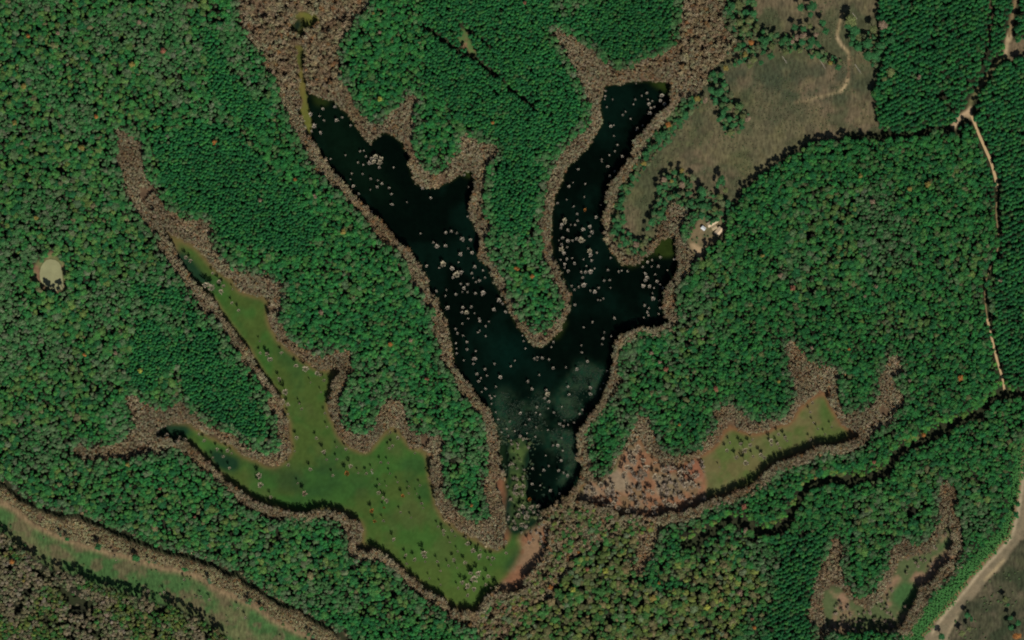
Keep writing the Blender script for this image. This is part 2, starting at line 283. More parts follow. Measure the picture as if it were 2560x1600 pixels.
dk = blur(raster(P("440,620 480,650 510,690 530,705 505,712 470,690 445,655")), 4)+blur(raster(P("400,1060 470,1065 475,1085 430,1100 390,1085")), 4)+blur(raster(P("520,1120 600,1150 590,1180 540,1165")), 4)+.6*blur(raster(P("1300,1370 1325,1395 1290,1425 1265,1440 1262,1410")), 5)+.7*blur(raster(P("640,1190 700,1170 850,1180 960,1200 900,1240 700,1230")), 9)*n1
col = mix(col, C(.012, .038, .024), np.clip(dk*1.25, 0, .93))
me = mix(C(.095, .13, .035), C(.13, .14, .05), sst(n1, .4, .65)); me = mix(me, C(.06, .12, .025), blur(raster(P("2060,980 2074,990 2080,1030 2070,1050 2050,1045")), 5)); me = mix(me, C(.16, .13, .055), sst(vnoise(36, 321, 5), .5, .7)*.7); me = mix(me, C(.22, .10, .05), shore*.8); lay(m_marshe, me, 1)
se = mix(C(.27, .135, .07), C(.27, .205, .13), sst(vnoise(50, 51), .4, .65)); se = mix(se, C(.26, .11, .06), sst(blur(raster(P("1690,1140 1790,1110 1770,1160 1755,1200 1700,1190 1640,1170")), 5), .1, .8))
soft = np.clip(blur(m_soile, 10)*1.2-.1+(vnoise(30, 241)-.5)*.9, 0, 1)*(m_marshe | m_soile); se = mix(se, C(.16, .125, .06), sst(vnoise(34, 242), .5, .68)*.6)
col = mix(col, se, sst(soft, .3, .7)*(~m_brown))
lay(m_soils, mix(C(.25, .12, .062), C(.25, .155, .085), sst(vnoise(24, 301, 4), .4, .6)), 3); lay(m_soilw, C(.22, .10, .05), 2)
so = mix(C(.27, .17, .10), C(.09, .12, .045), sst(vnoise(46, 61, 4), .36, .56)); lay(m_seopen, so, 2)
lay(m_sewater, C(.05, .12, .035), 3)
ch = mix(C(.13, .14, .03), C(.15, .13, .035), sst(n1, .4, .6)); lay(m_chan, ch, 1)
lay(m_pond & ~m_chan, C(.02, .022, .012), 1)
lay(raster(P('732,50 752,44 760,62 745,86 728,78')) | raster(P('750,128 762,126 764,168 752,172')) | raster(P('790,55 820,60 800,72 780,66')), C(.008, .02, .012), 3)
lay(m_yard, mix(C(.20, .15, .08), C(.14, .13, .065), sst(vnoise(12, 71), .4, .6)), 1)
lay(raster(P("1723,608 1742,612 1756,620 1750,645 1742,636 1733,626")), C(.42, .30, .17), 1)
lay(m_glade & ~m_pool, mix(C(.25, .15, .085), C(.17, .18, .07), sst(n2, .35, .6)), 1)
lay(m_gtop, mix(C(.22, .13, .07), C(.10, .17, .05), sst(n2, .4, .6)), 1)
lay(m_verge, C(.05, .15, .04), 1)
vd = raster_line(P("2561,1110 2551,1213 2538,1279 2522,1338 2485,1380 2440,1428 2403,1475 2366,1517 2339,1552 2306,1592"), 8); lay(vd, C(.27, .14, .07), 1)
rb = mix(C(.24, .19, .115), C(.20, .165, .10), sst(n2, .35, .65))
lay(m_roadbig, rb, 1)
lay(raster_line(P("2561,1150 2557,1213 2546,1279 2530,1342 2494,1384 2449,1432 2412,1479 2374,1521 2350,1552 2330,1585"), 5), C(.50, .40, .25), 1)
lay(raster_line(P("2510,1400 2480,1432 2462,1450"), 7), C(.40, .31, .17), 1); lay(raster_line(P("2395,1540 2375,1575 2360,1610"), 3), C(.42, .34, .2), 1)
lay(m_gap, mix(C(.035, .032, .017), C(.03, .045, .016), n2), 1)
lay(raster_line(P("2539,-60 2539,0 2530,40 2523,93 2519,110"), 8), C(.28, .19, .10), 1)
lay(raster_line(P("2524,88 2519,112 2514,140"), 14), C(.44, .33, .19), 1)
lay(raster_line(P("2514,140 2497,151 2476,180 2449,220 2428,251 2424,268"), 10), C(.15, .14, .06), 1)
lay(m_junction, C(.48, .34, .20), 1)
lay(raster_line(P("2478,-40 2478,48 2473,106"), 5), C(.2, .12, .07), 1)
lay(raster(FIELD_NE), C(.16, .12, .07), 1)
isl = P("1268,1105 1290,1088 1312,1082 1330,1104 1333,1146 1318,1172 1330,1202 1322,1240 1352,1264 1352,1292 1330,1318 1280,1340 1262,1300 1266,1250 1272,1200 1260,1150")
m_isle = blur(raster(isl), 5); inner = blur(raster(isl), 9)+(vnoise(20, 214)-.5)*.6
islc = mix(C(.008, .022, .013), mix(C(.10, .125, .045), C(.045, .065, .028), sst(vnoise(22, 211, 4), .35, .65)), sst(inner, .55, 1.0)*np.clip(1.25-np.maximum(0, (YY*ST-MARG-1150))/170, .25, 1)); col = mix(col, islc, np.clip(m_isle*1.6, 0, 1))
# field tracks worn in the grass
for p_, w_, c_ in ((P("2105,34 2095,74 2092,95 2105,114 2121,130 2123,150"), 5, C(.34, .25, .13)), (P("2092,88 2100,106 2112,122"), 4, C(.5, .38, .22)),
                   (P("2119,196 2113,214 2101,229"), 6, C(.5, .37, .2)), (P("2101,229 2079,235 2034,246 2010,254 1986,257"), 4, C(.32, .25, .13)), (P("2123,150 2121,196"), 5, C(.2, .13, .07))):
    lay(raster_line(p_, w_), c_, 1)
col *= (1+(n4-.5)*.35)[..., None]; col *= .70; wet = blur(m_marsh, 3)[..., None]; col *= 1-wet*np.array((.22, .0, .24), np.float32)
col *= (1+(RNG.random((RH, RW)).astype(np.float32)-.5)*.12)[..., None]
# ground height: pond bed sunk, very light relief elsewhere
hgt = -1.6*blur(m_pond & ~m_chan, 1)+(n2-.5)*.35*(~(m_marsh | m_pond | m_chan | m_marshe))

def sample(a, px, py):
    fx = np.clip((px+MARG)/ST-.5, 0, RW-1.01); fy = np.clip((py+MARG)/ST-.5, 0, RH-1.01)
    xi, yi = fx.astype(int), fy.astype(int); tx, ty = fx-xi, fy-yi
    if a.ndim == 3: tx, ty = tx[:, None], ty[:, None]
    return (a[yi, xi]*(1-tx)+a[yi, xi+1]*tx)*(1-ty)+(a[yi+1, xi]*(1-tx)+a[yi+1, xi+1]*tx)*ty

# ---------------------------------------------------------------- materials
def mat(name, color=(.5, .5, .5), rough=.9, attr=None, attr_type='GEOMETRY', var=None, noise=None, spec=.1, metal=0, bump=None, rng=(.75, 1.25)):
    m = bpy.data.materials.new(name); m.use_nodes = True
    nt = m.node_tree; b = nt.nodes["Principled BSDF"]
    b.inputs["Roughness"].default_value = rough; b.inputs["Specular IOR Level"].default_value = spec; b.inputs["Metallic"].default_value = metal
    if attr:
        a = nt.nodes.new("ShaderNodeAttribute"); a.attribute_name = attr; a.attribute_type = attr_type; out = a.outputs["Color"]
    else:
        a = nt.nodes.new("ShaderNodeRGB"); a.outputs[0].default_value = (*color, 1); out = a.outputs[0]
    def mul(out, fac):
        mx = nt.nodes.new("ShaderNodeVectorMath"); mx.operation = 'SCALE'
        nt.links.new(out, mx.inputs[0]); nt.links.new(fac, mx.inputs["Scale"]); return mx.outputs[0]
    if var:
        v = nt.nodes.new("ShaderNodeAttribute"); v.attribute_name = var; out = mul(out, v.outputs["Fac"])
    if noise:
        tc = nt.nodes.new("ShaderNodeTexCoord"); mp = nt.nodes.new("ShaderNodeMapping"); mp.inputs["Scale"].default_value = noise
        n = nt.nodes.new("ShaderNodeTexNoise"); n.inputs["Scale"].default_value = 1; n.inputs["Detail"].default_value = 5; n.inputs["Roughness"].default_value = .65
        r = nt.nodes.new("ShaderNodeMapRange"); r.inputs[1].default_value = .3; r.inputs[2].default_value = .7; r.inputs[3].default_value = rng[0]; r.inputs[4].default_value = rng[1]
        nt.links.new(tc.outputs["Object"], mp.inputs[0]); nt.links.new(mp.outputs[0], n.inputs["Vector"]); nt.links.new(n.outputs["Fac"], r.inputs[0])
        out = mul(out, r.outputs[0])
        if bump:
            bp = nt.nodes.new("ShaderNodeBump"); bp.inputs["Strength"].default_value = bump; bp.inputs["Distance"].default_value = .4
            nt.links.new(n.outputs["Fac"], bp.inputs["Height"]); nt.links.new(bp.outputs[0], b.inputs["Normal"])
    nt.links.new(out, b.inputs["Base Color"])
    return m
M_FLOOR = mat("forest_floor", attr="col", noise=(.25, .25, .25), bump=.5)
M_FIELD = mat("dry_grass", attr="col", noise=(.30, .11, .3), bump=1.0, rng=(.5, 1.5))
M_MARSH = mat("floating_weed", attr="col", rough=.9, spec=.02, noise=(.05, .05, .05), rng=(.9, 1.1))
M_SOIL = mat("bare_soil", attr="col", noise=(.2, .2, .2), bump=.4, rng=(.82, 1.18))
M_ROAD = mat("packed_dirt", attr="col", noise=(.5, .5, .5), bump=.3, rng=(.85, 1.15))
M_CROWN = mat("foliage", attr="tint", attr_type='INSTANCER', var="leaf", rough=.75, spec=.15)
M_BARE = mat("bare_twigs", attr="tint", attr_type='INSTANCER', var="leaf", rough=.9, spec=.05)
M_BARK = mat("bark", (.16, .125, .09), .95, noise=(3, 3, .6))
M_PALEBARK = mat("weathered_bark", (.36, .32, .26), .95, noise=(3, 3, .6))
M_WATER = mat("dark_water", attr="col", rough=.12, spec=.06, noise=(.1, .1, .1), rng=(.75, 1.25), bump=.02)
nt = M_WATER.node_tree
_b = nt.nodes["Principled BSDF"]; _b.inputs["IOR"].default_value = 1.33

def link(o, parent=None):
    COL.objects.link(o)
    if parent is not None: o.parent = parent
    return o
def tag(o, label=None, cat=None, group=None, kind=None):
    if label: o["label"] = label
    if cat: o["category"] = cat
    if group: o["group"] = group
    if kind: o["kind"] = kind
    return o

# ---------------------------------------------------------------- the ground, one sheet cut by surface
GS = 1.6
gx = np.arange(-720, 720+GS, GS); gy = np.arange(-490, 470+GS, GS)
GX, GY = np.meshgrid(gx, gy)
gpx, gpy = proj(GX, GY, 0)
gh = sample(hgt, gpx, gpy); gcol = sample(col, gpx, gpy)
ny, nx = GX.shape
ccx = (GX[:-1, :-1]+GX[1:, 1:])/2; ccy = (GY[:-1, :-1]+GY[1:, 1:])/2
cpx, cpy = proj(ccx, ccy, 0); ii = idx(cpx, cpy)
cls = np.zeros(len(cpx), int)
for k, mk in ((1, m_brown), (2, m_field), (3, m_strip | m_fieldse), (4, m_marsh | m_chan), (5, m_marshe), (6, m_seopen), (7, m_soils | m_soilw | (m_soile & m_marshe)), (8, m_pond & ~m_chan),
              (9, m_glade), (10, m_yard), (11, m_gap), (12, m_verge), (13, m_roadbig | m_junction)):
    cls[mk[ii]] = k
vid = np.arange(ny*nx).reshape(ny, nx)
quads = np.stack([vid[:-1, :-1], vid[:-1, 1:], vid[1:, 1:], vid[1:, :-1]], -1).reshape(-1, 4)
allv = np.stack([GX.ravel(), GY.ravel(), gh], 1)
names = {0: ("forest_floor", M_FLOOR), 1: ("leaf_litter_ground", M_FLOOR), 2: ("field", M_FIELD), 3: ("meadow", M_FIELD), 4: ("green_marsh", M_MARSH), 5: ("olive_marsh", M_MARSH),
         6: ("silted_hollow", M_SOIL), 7: ("mud_flat", M_SOIL), 8: ("pond_bed", M_SOIL), 9: ("clearing_ground", M_SOIL), 10: ("yard_ground", M_SOIL), 11: ("firebreak_ground", M_FLOOR), 12: ("road_verge", M_FIELD), 13: ("dirt_road", M_ROAD)}
def mesh_np(name, v, f, mt):
    me = bpy.data.meshes.new(name)
    n, k = f.shape
    me.vertices.add(len(v)); me.vertices.foreach_set("co", np.ascontiguousarray(v, np.float32).ravel())
    me.loops.add(n*k); me.loops.foreach_set("vertex_index", np.ascontiguousarray(f, np.int32).ravel())
    me.polygons.add(n); me.polygons.foreach_set("loop_start", np.arange(0, n*k, k, dtype=np.int32))
    me.update(calc_edges=True); me.validate()
    if mt: me.materials.append(mt)
    return me
def set_col(me, name, c):
    a = me.attributes.new(name, 'FLOAT_COLOR', 'POINT')
    a.data.foreach_set("color", np.concatenate([c, np.ones((len(c), 1))], 1).astype(np.float32).ravel())
for k, (nm, mt) in names.items():
    f = quads[cls == k]
    if not len(f): continue
    u, inv = np.unique(f, return_inverse=True)
    me = mesh_np(nm, allv[u], inv.reshape(-1, 4), mt)
    set_col(me, "col", gcol[u]); me.polygons.foreach_set("use_smooth", np.ones(len(f), bool))
    tag(link(bpy.data.objects.new(nm, me)), kind="structure")
# outlying land to the horizon
bm = bmesh.new()
X0, X1, Y0, Y1 = gx[0], gx[-1], gy[0], gy[-1]; F = 30000
o_ = [bm.verts.new(p) for p in ((-F, -F, 0), (F, -F, 0), (F, F, 0), (-F, F, 0))]; i_ = [bm.verts.new(p) for p in ((X0, Y0, 0), (X1, Y0, 0), (X1, Y1, 0), (X0, Y1, 0))]
for q in range(4): bm.faces.new((o_[q], o_[(q+1) % 4], i_[(q+1) % 4], i_[q]))
me = bpy.data.meshes.new("land"); bm.to_mesh(me); bm.free(); me.materials.append(mat("far_land", (.035, .055, .025), noise=(.02, .02, .02)))
tag(link(bpy.data.objects.new("land", me)), kind="structure")

def sheet(name, px_poly, z, mt, kind="structure"):
    w_ = unproj(px_poly[:, 0], px_poly[:, 1], z)
    bm = bmesh.new(); vs = [bm.verts.new((p[0], p[1], z)) for p in w_]
    f = bm.faces.new(vs); f.normal_update()
    if f.normal.z < 0: f.normal_flip()
    bmesh.ops.triangulate(bm, faces=[f])
    me = bpy.data.meshes.new(name); bm.to_mesh(me); bm.free(); me.materials.append(mt)
    o = link(bpy.data.objects.new(name, me))
    if kind: o["kind"] = kind
    return o
wc = np.zeros((RH, RW, 3), np.float32)+C(.0008, .0050, .0040)
wc = mix(wc, C(.002, .014, .012), sst(vnoise(110, 261, 4), .48, .72)*.8)
wc = mix(wc, C(.002, .022, .020), blur(raster(P('1230,850 1300,830 1330,880 1290,930 1240,920')), 10)*.6)
wc = mix(wc, C(.003, .016, .010), blur(raster(P('760,230 850,260 900,340 1000,520 900,480 800,380')), 12)*.7)
reed = np.clip(blur(m_reeds, 6)*1.15, 0, 1)*sst(vnoise(36, 262, 5), .28, .6)
wc = mix(wc, mix(C(.010, .058, .042), C(.026, .078, .055), sst(vnoise(12, 263, 3), .35, .65)), reed*.95)
for p_, c_ in ((P('1625,625 1655,597 1688,596 1693,625 1680,640 1650,640'), C(.022, .056, .014)), (P('1620,200 1660,203 1685,215 1672,232 1640,215'), C(.022, .056, .014)), (P('1150,425 1186,420 1188,445 1165,440'), C(.022, .056, .014)),
               (P('1540,650 1580,668 1625,645 1640,620 1625,640 1580,660'), C(.018, .045, .014)), (P('780,236 822,250 820,262 790,262'), C(.016, .04, .012)), (P('1220,1060 1262,1110 1262,1200 1246,1120'), C(.008, .03, .016)), (P('1385,842 1410,800 1416,806 1392,850'), C(.018, .045, .014))):
    wc = mix(wc, c_, np.clip(blur(raster(p_), 3)*1.3, 0, .9))
wc = mix(wc, C(.016, .034, .014), sst(blur(m_brown, 3), .18, .5)*.55)
wc *= np.array((.75, .50, .36), np.float32)
# pond surface: a rectangle of quads wherever the bed is sunk
near = blur(m_pond, 3)[ii] > .05
fz = quads[near & (m_chan[ii] == False)]; u, inv = np.unique(fz, return_inverse=True); vv = allv[u].copy(); vv[:, 2] = -.45
me = mesh_np("pond_water", vv, inv.reshape(-1, 4), M_WATER); set_col(me, 'col', sample(wc, gpx, gpy)[u]); tag(link(bpy.data.objects.new("pond_water", me)), kind="structure")
sheet("silty_pool_water", POOL, .12, mat("silty_water", (.205, .205, .10), .5, spec=.2, noise=(.05, .05, .05), rng=(.82, 1.16)))

def ribbon(name, pts, wpx, c, z=.06):
    pts = np.array(pts); d = [0]
    for a, b in zip(pts[:-1], pts[1:]): d.append(d[-1]+np.hypot(*(b-a)))
    s = np.linspace(0, d[-1], max(4, int(d[-1]/7))); x = np.interp(s, d, pts[:, 0]); y = np.interp(s, d, pts[:, 1])
    for _ in range(2): x[1:-1] = (x[:-2]+2*x[1:-1]+x[2:])/4; y[1:-1] = (y[:-2]+2*y[1:-1]+y[2:])/4
    tx, ty = np.gradient(x), np.gradient(y); l = np.hypot(tx, ty); nx_, ny_ = -ty/l, tx/l
    hw = wpx/2*(1+.25*(RNG.random(len(x))-.5))
    a = unproj(x+nx_*hw, y+ny_*hw, z); b = unproj(x-nx_*hw, y-ny_*hw, z)
    v = np.concatenate([np.c_[a, np.full(len(a), z+.2)], np.c_[b, np.full(len(b), z+.2)]]); n = len(x)
    f = np.array([(i, i+1, n+i+1, n+i) for i in range(n-1)])
    me = mesh_np(name, v, f, mat(name+"_surface", c, noise=(.5, .5, .5), rng=(.8, 1.15)))
    return tag(link(bpy.data.objects.new(name, me)), kind="structure")
for nm, pts, wd, kd in ROADS:
    ribbon(nm, pts, wd, (.40, .28, .15) if kd == "sand" else (.17, .12, .06))

# ---------------------------------------------------------------- tree meshes
def add_ico(V, F_, L, c, r, sub, g, jit=.15, leaf=.6):
    bm = bmesh.new(); bmesh.ops.create_icosphere(bm, subdivisions=sub, radius=1)
    base = len(V)
    for v in bm.verts:
        k = 1+g.uniform(-jit, jit); V.append((c[0]+v.co.x*r[0]*k, c[1]+v.co.y*r[1]*k, c[2]+v.co.z*r[2]*k)); L.append(leaf)
    for f in bm.faces: F_.append(tuple(base+v.index for v in f.verts))
    bm.free()
def add_card(V, F_, L, c, n, s, g, leaf):
    n = Vector(n).normalized(); a = n.orthogonal().normalized(); a.rotate(Matrix.Rotation(g.uniform(0, 6.28), 3, n)); b = n.cross(a)
    base = len(V); w = s*g.uniform(.7, 1.2); h = s*g.uniform(.45, .8)
    for (i, j, k) in ((-1, -.3, 0), (-.2, -1, .25), (1, .1, 0), (.1, 1, -.2)):
        p = Vector(c)+a*i*w+b*j*h+n*k*s*.3; p.z = c[2]+(p.z-c[2])*.28; V.append(tuple(p)); L.append(leaf)
    F_.append((base, base+1, base+2)); F_.append((base, base+2, base+3))
def finish(name, V, F_, L, mt):
    me = bpy.data.meshes.new(name); me.from_pydata(V, [], F_); me.materials.append(mt)
    a = me.attributes.new("leaf", 'FLOAT', 'POINT'); a.data.foreach_set("value", np.array(L, np.float32)); me.update()
    return me
# meshes are unit sized: crown radius 1, tree height given by scale z (crown top at z=1)
def broadleaf(seed):
    g = random.Random(seed); V, F_, L = [], [], []
    for q in range(g.randint(6, 9)):
        an = g.uniform(0, 6.28); rr = g.uniform(.1, .62) if q else 0
        c = (math.cos(an)*rr, math.sin(an)*rr, .85-.16*rr*rr+g.uniform(-.035, .03)); lr = g.uniform(.34, .5)
        lv = g.uniform(.7, 1.2)
        add_ico(V, F_, L, c, (lr*.9, lr*.9, lr*.17), 1, g, .2, lv*.95)
        for k in range(15):
            t = g.uniform(0, 6.28); ph = g.uniform(-.2, 1.4)
            n = (math.cos(t)*math.cos(ph), math.sin(t)*math.cos(ph), math.sin(ph)+.05)
            p = (c[0]+n[0]*lr, c[1]+n[1]*lr, c[2]+n[2]*lr*.19)
            nn = (n[0]*.7+g.uniform(-.35, .35), n[1]*.7+g.uniform(-.35, .35), abs(n[2])+.75)
            add_card(V, F_, L, p, nn, .17, g, lv*g.uniform(.6, 1.45))
    return finish("broadleaf_crown", V, F_, L, M_CROWN)
def pine(seed):
    g = random.Random(seed); V, F_, L = [], [], []
    for lay_ in range(6):
        z = .76+.042*lay_; R = .98*(1-lay_/7.2)
        n = 8-lay_//2
        a0 = g.uniform(0, 6.28)
        for k in range(n):
            an = a0+6.283*k/n+g.uniform(-.25, .25); rr = R*g.uniform(.75, 1.1); lv = g.uniform(.6, 1.35)
            ca, sa = math.cos(an), math.sin(an); w = .30*g.uniform(.8, 1.2)*(.6+R*.4)
            b = len(V)
            V += [(0, 0, z+.025), (ca*rr*.55-sa*w, sa*rr*.55+ca*w, z-.005), (ca*rr, sa*rr, z-.03), (ca*rr*.55+sa*w, sa*rr*.55-ca*w, z-.005), (ca*rr*.55, sa*rr*.55, z+.018)]
            L += [lv*.8, lv, lv*1.15, lv, lv*1.1]
            F_ += [(b, b+1, b+4), (b+1, b+2, b+4), (b+2, b+3, b+4), (b+3, b, b+4)]
    add_ico(V, F_, L, (0, 0, .86), (.6, .6, .09), 1, g, .25, .85)
    for k in range(22):
        t = g.uniform(0, 6.28); r = g.uniform(.1, .85); add_card(V, F_, L, (math.cos(t)*r, math.sin(t)*r, 1-.22*r-.01), (math.cos(t)*.4, math.sin(t)*.4, 1), .15, g, g.uniform(.7, 1.5))
    return finish("pine_crown", V, F_, L, M_CROWN)
def barecrown(seed, twigs=130, thick=.05):
    g = random.Random(seed); V, F_, L = [], [], []
    limbs = []
    for q in range(9):
        an = 6.28*q/9+g.uniform(-.3, .3); r = g.uniform(.35, .75); limbs.append((math.cos(an)*r, math.sin(an)*r, g.uniform(.72, .93)))
    def sliver(p, q, w0, w1, lv):
        d = Vector(q)-Vector(p); s = d.cross(Vector((0, 0, 1)))
        s = s.normalized() if s.length > 1e-4 else Vector((1, 0, 0)); b = len(V)
        u2 = d.cross(s).normalized()
        for (c_, w) in ((Vector(p), w0), (Vector(q), w1)):
            for k in range(3):
                a = 2.094*k; V.append(tuple(c_+s*math.cos(a)*w+u2*math.sin(a)*w)); L.append(lv)
        for k in range(3): F_.append((b+k, b+(k+1) % 3, b+3+(k+1) % 3, b+3+k))
    for l in limbs: sliver((0, 0, g.uniform(.35, .6)), l, thick*.9, thick*.45, g.uniform(.8, 1.1))
    sliver((0, 0, .4), (g.uniform(-.1, .1), g.uniform(-.1, .1), .97), thick, thick*.4, 1)
    for k in range(twigs):
        l = g.choice(limbs); t = g.uniform(.35, 1.05); c = (l[0]*t, l[1]*t, .45+(l[2]-.45)*t)
        an = math.atan2(l[1], l[0])+g.uniform(-1.3, 1.3); ln = g.uniform(.16, .42)
        e = (c[0]+math.cos(an)*ln, c[1]+math.sin(an)*ln, min(1, c[2]+g.uniform(.0, .16)))
        d = Vector(e)-Vector(c); s = Vector((-math.sin(an), math.cos(an), g.uniform(-.6, .6)))*thick*g.uniform(.6, 1.5)
        b = len(V); lv = g.uniform(.6, 1.4)
        V += [tuple(Vector(c)), tuple(Vector(c)+d*.6+s), tuple(e), tuple(Vector(c)+d*.6-s)]; L += [lv]*4
        F_ += [(b, b+1, b+2), (b, b+2, b+3)]
    return finish("bare_crown", V, F_, L, M_BARE)
def thicketcrown(seed):
    g = random.Random(seed); V, F_, L = [], [], []
    add_ico(V, F_, L, (0, 0, .62), (.60, .60, .16), 1, g, .3, .5)  # added dark core: paints in shade between the twigs, thickens the cast shadow
    for k in range(6):                       # stems
        an = g.uniform(0, 6.28); r = g.uniform(.2, .6); w = .05; b = len(V); e = (math.cos(an)*r, math.sin(an)*r, .85)
        V += [(-w, 0, 0), (w, 0, 0), (e[0]+w*.4, e[1], e[2]), (e[0]-w*.4, e[1], e[2]), (0, -w, 0), (0, w, 0), (e[0], e[1]+w*.4, e[2]), (e[0], e[1]-w*.4, e[2])]; L += [.8]*8
        F_ += [(b, b+1, b+2, b+3), (b+4, b+5, b+6, b+7)]
    tufts = [(g.uniform(0, 6.28), g.uniform(.15, .8), g.uniform(.75, 1.25)) for _ in range(9)]
    for k in range(190):
        a0, r0, lv = g.choice(tufts); t = g.uniform(0, 6.28); q = abs(g.gauss(0, .2))
        x, y = math.cos(a0)*r0+math.cos(t)*q, math.sin(a0)*r0+math.sin(t)*q; rr = math.hypot(x, y)
        z = .97-.22*rr*rr-g.uniform(0, .12); an = g.uniform(0, 6.28); ln = g.uniform(.06, .13); w = g.uniform(.025, .05)
        dx, dy = math.cos(an), math.sin(an); b = len(V); lw = lv*g.uniform(.6, 1.4)
        V += [(x-dx*ln, y-dy*ln, z-.015), (x+dy*w, y-dx*w, z), (x+dx*ln, y+dy*ln, z+.012), (x-dy*w, y+dx*w, z)]; L += [lw]*4; F_.append((b, b+1, b+2, b+3))
    return finish("thicket_crown", V, F_, L, M_BARE)
def trunk_mesh(name, mt, top=.8, limbs=4, seed=0):
    g = random.Random(seed); bm = bmesh.new()
    def tube(p, q, r0, r1, n=6):
        p, q = Vector(p), Vector(q); d = (q-p).normalized(); a = d.orthogonal().normalized(); b = d.cross(a)
        ring = [[bm.verts.new(c+(a*math.cos(6.2832*k/n)+b*math.sin(6.2832*k/n))*r) for k in range(n)] for c, r in ((p, r0), (q, r1))]
        for k in range(n): bm.faces.new((ring[0][k], ring[0][(k+1) % n], ring[1][(k+1) % n], ring[1][k]))
    tube((0, 0, -.03), (.01, .0, top*.5), .085, .06); tube((.01, 0, top*.5), (0, 0, top), .06, .03)
    for q in range(limbs):
        an = 6.28*q/limbs+g.uniform(-.4, .4); tube((0, 0, g.uniform(.4, .6)), (math.cos(an)*.45, math.sin(an)*.45, g.uniform(.66, .8)), .035, .015, 4)
    me = bpy.data.meshes.new(name); bm.to_mesh(me); bm.free(); me.materials.append(mt); return me
BROADS = [broadleaf(100+i) for i in range(6)]; PINES = [pine(200+i) for i in range(5)]
BARES = [thicketcrown(300+i) for i in range(7)]; WBARES = [barecrown(400+i, 150, .06) for i in range(6)]
for m_ in (M_CROWN,):
    n_ = m_.node_tree; pb = n_.nodes["Principled BSDF"]; out = [x for x in n_.nodes if x.type == 'OUTPUT_MATERIAL'][0]
    tr = n_.nodes.new("ShaderNodeBsdfTranslucent"); mxs = n_.nodes.new("ShaderNodeMixShader"); mxs.inputs[0].default_value = .3
    n_.links.new(pb.inputs["Base Color"].links[0].from_socket, tr.inputs[0]); n_.links.new(pb.outputs[0], mxs.inputs[1]); n_.links.new(tr.outputs[0], mxs.inputs[2]); n_.links.new(mxs.outputs[0], out.inputs[0])
T_GREEN = trunk_mesh("trunk", M_BARK, .8); T_PALE = trunk_mesh("trunk", M_PALEBARK, .7, 0)

# ---------------------------------------------------------------- where trees stand (photo px -> ground)
TREES = []   # kind, px, py, radius m, height m, tint
def thin_grid(spx, seed, ang=0, sy=None, jit=.45):
    g = np.random.default_rng(seed); sy = sy or spx*.87
    R = 2100; a = np.arange(-R, R, spx); b = np.arange(-R, R, sy)
    A, B = np.meshgrid(a, b); A = A+(np.arange(len(b)) % 2)[:, None]*spx/2
    A = A+(g.random(A.shape)-.5)*2*jit*spx; B = B+(g.random(B.shape)-.5)*2*jit*sy
    c, s = math.cos(ang), math.sin(ang); x = (A*c-B*s+W/2).ravel(); y = (A*s+B*c+H/2).ravel()
    k = (x > -MARG+30) & (x < W+MARG-30) & (y > -MARG+30) & (y < H+MARG-30)
    return x[k], y[k]
def inside(mask, x, y): return mask[idx(x, y)]
PAL = {
 'pine': [((.014, .100, .034), 5), ((.022, .120, .036), 3), ((.010, .080, .030), 3), ((.034, .130, .036), 1.6), ((.050, .105, .042), .5)],
 'green': [((.020, .122, .036), 5), ((.034, .150, .040), 3), ((.013, .095, .034), 3), ((.050, .135, .040), 2.0), ((.070, .125, .056), 1.0), ((.10, .11, .055), .2)],
 'mixed': [((.024, .118, .036), 4.2), ((.044, .140, .040), 3), ((.074, .140, .044), 2.6), ((.075, .122, .066), 1.7), ((.014, .088, .034), 2.2), ((.13, .12, .07), .25), ((.10, .14, .045), .5), ((.10, .125, .08), .35)],
 'grey': [((.050, .122, .050), 4), ((.078, .128, .070), 2.6), ((.028, .12, .040), 3.4), ((.10, .125, .085), .9)],
 'olive': [((.080, .112, .036), 3), ((.105, .105, .052), 2.0), ((.038, .115, .034), 3.6), ((.135, .155, .045), 1.4), ((.16, .125, .07), .8), ((.10, .13, .08), 1.3)],
 'sw': [((.195, .165, .095), 3), ((.165, .150, .080), 3), ((.23, .195, .13), 2), ((.11, .15, .06), 1.4), ((.085, .11, .05), 1)],
 'brown': [((.205, .155, .105), 3), ((.17, .12, .080), 3), ((.245, .195, .138), 2.4), ((.20, .180, .122), 2), ((.20, .11, .06), .8)],
}
def pick(pal, n, g):
    cs = np.array([c for c, w in PAL[pal]]); w = np.array([w for c, w in PAL[pal]]); w = w/w.sum()
    warm = 1.0 if pal in ('brown', 'sw') else np.array((1.14, 1.24, .94))
    return warm*cs[g.choice(len(cs), n, p=w)]*(1+(g.random((n, 1))-.5)*.45)*(1+(g.random((n, 3))-.5)*.14)
g = np.random.default_rng(5)
# zones
fine = RM(P("320,700 480,720 560,840 640,950 670,1080 600,1110 470,1010 440,900 350,990 310,960 340,820"), P("360,330 560,300 640,380 800,560 760,640 560,600 420,480"),
          P("500,60 620,110 680,260 640,330 520,240"))
plant_a = RM(P("2190,0 2560,0 2800,-200 2800,500 2500,450 2440,330 2200,330 2190,200"), P("2428,290 2560,300 2800,300 2800,980 2510,970 2480,800 2500,600"), P("1960,1340 2060,1330 2040,1500 2020,1620 1900,1620"))
plant_b = RM(P("1060,0 1700,0 1700,130 1560,170 1400,70 1450,200 1470,300 1380,420 1260,700 1200,480 1240,380 1060,200"))
mixed = RM(P("-300,-300 480,-300 560,120 470,260 280,310 300,480 420,680 480,760 320,800 300,960 180,1080 280,1200 640,1300 900,1400 1240,1600 640,1480 -300,1200")) & ~fine
grey = blur(m_brown, 8) > .10
mixed_n = vnoise(150, 77)
zone = np.zeros((RH, RW), np.int8)                   # 0 green
zone[mixed_n > .60] = 1
zone[mixed] = 1
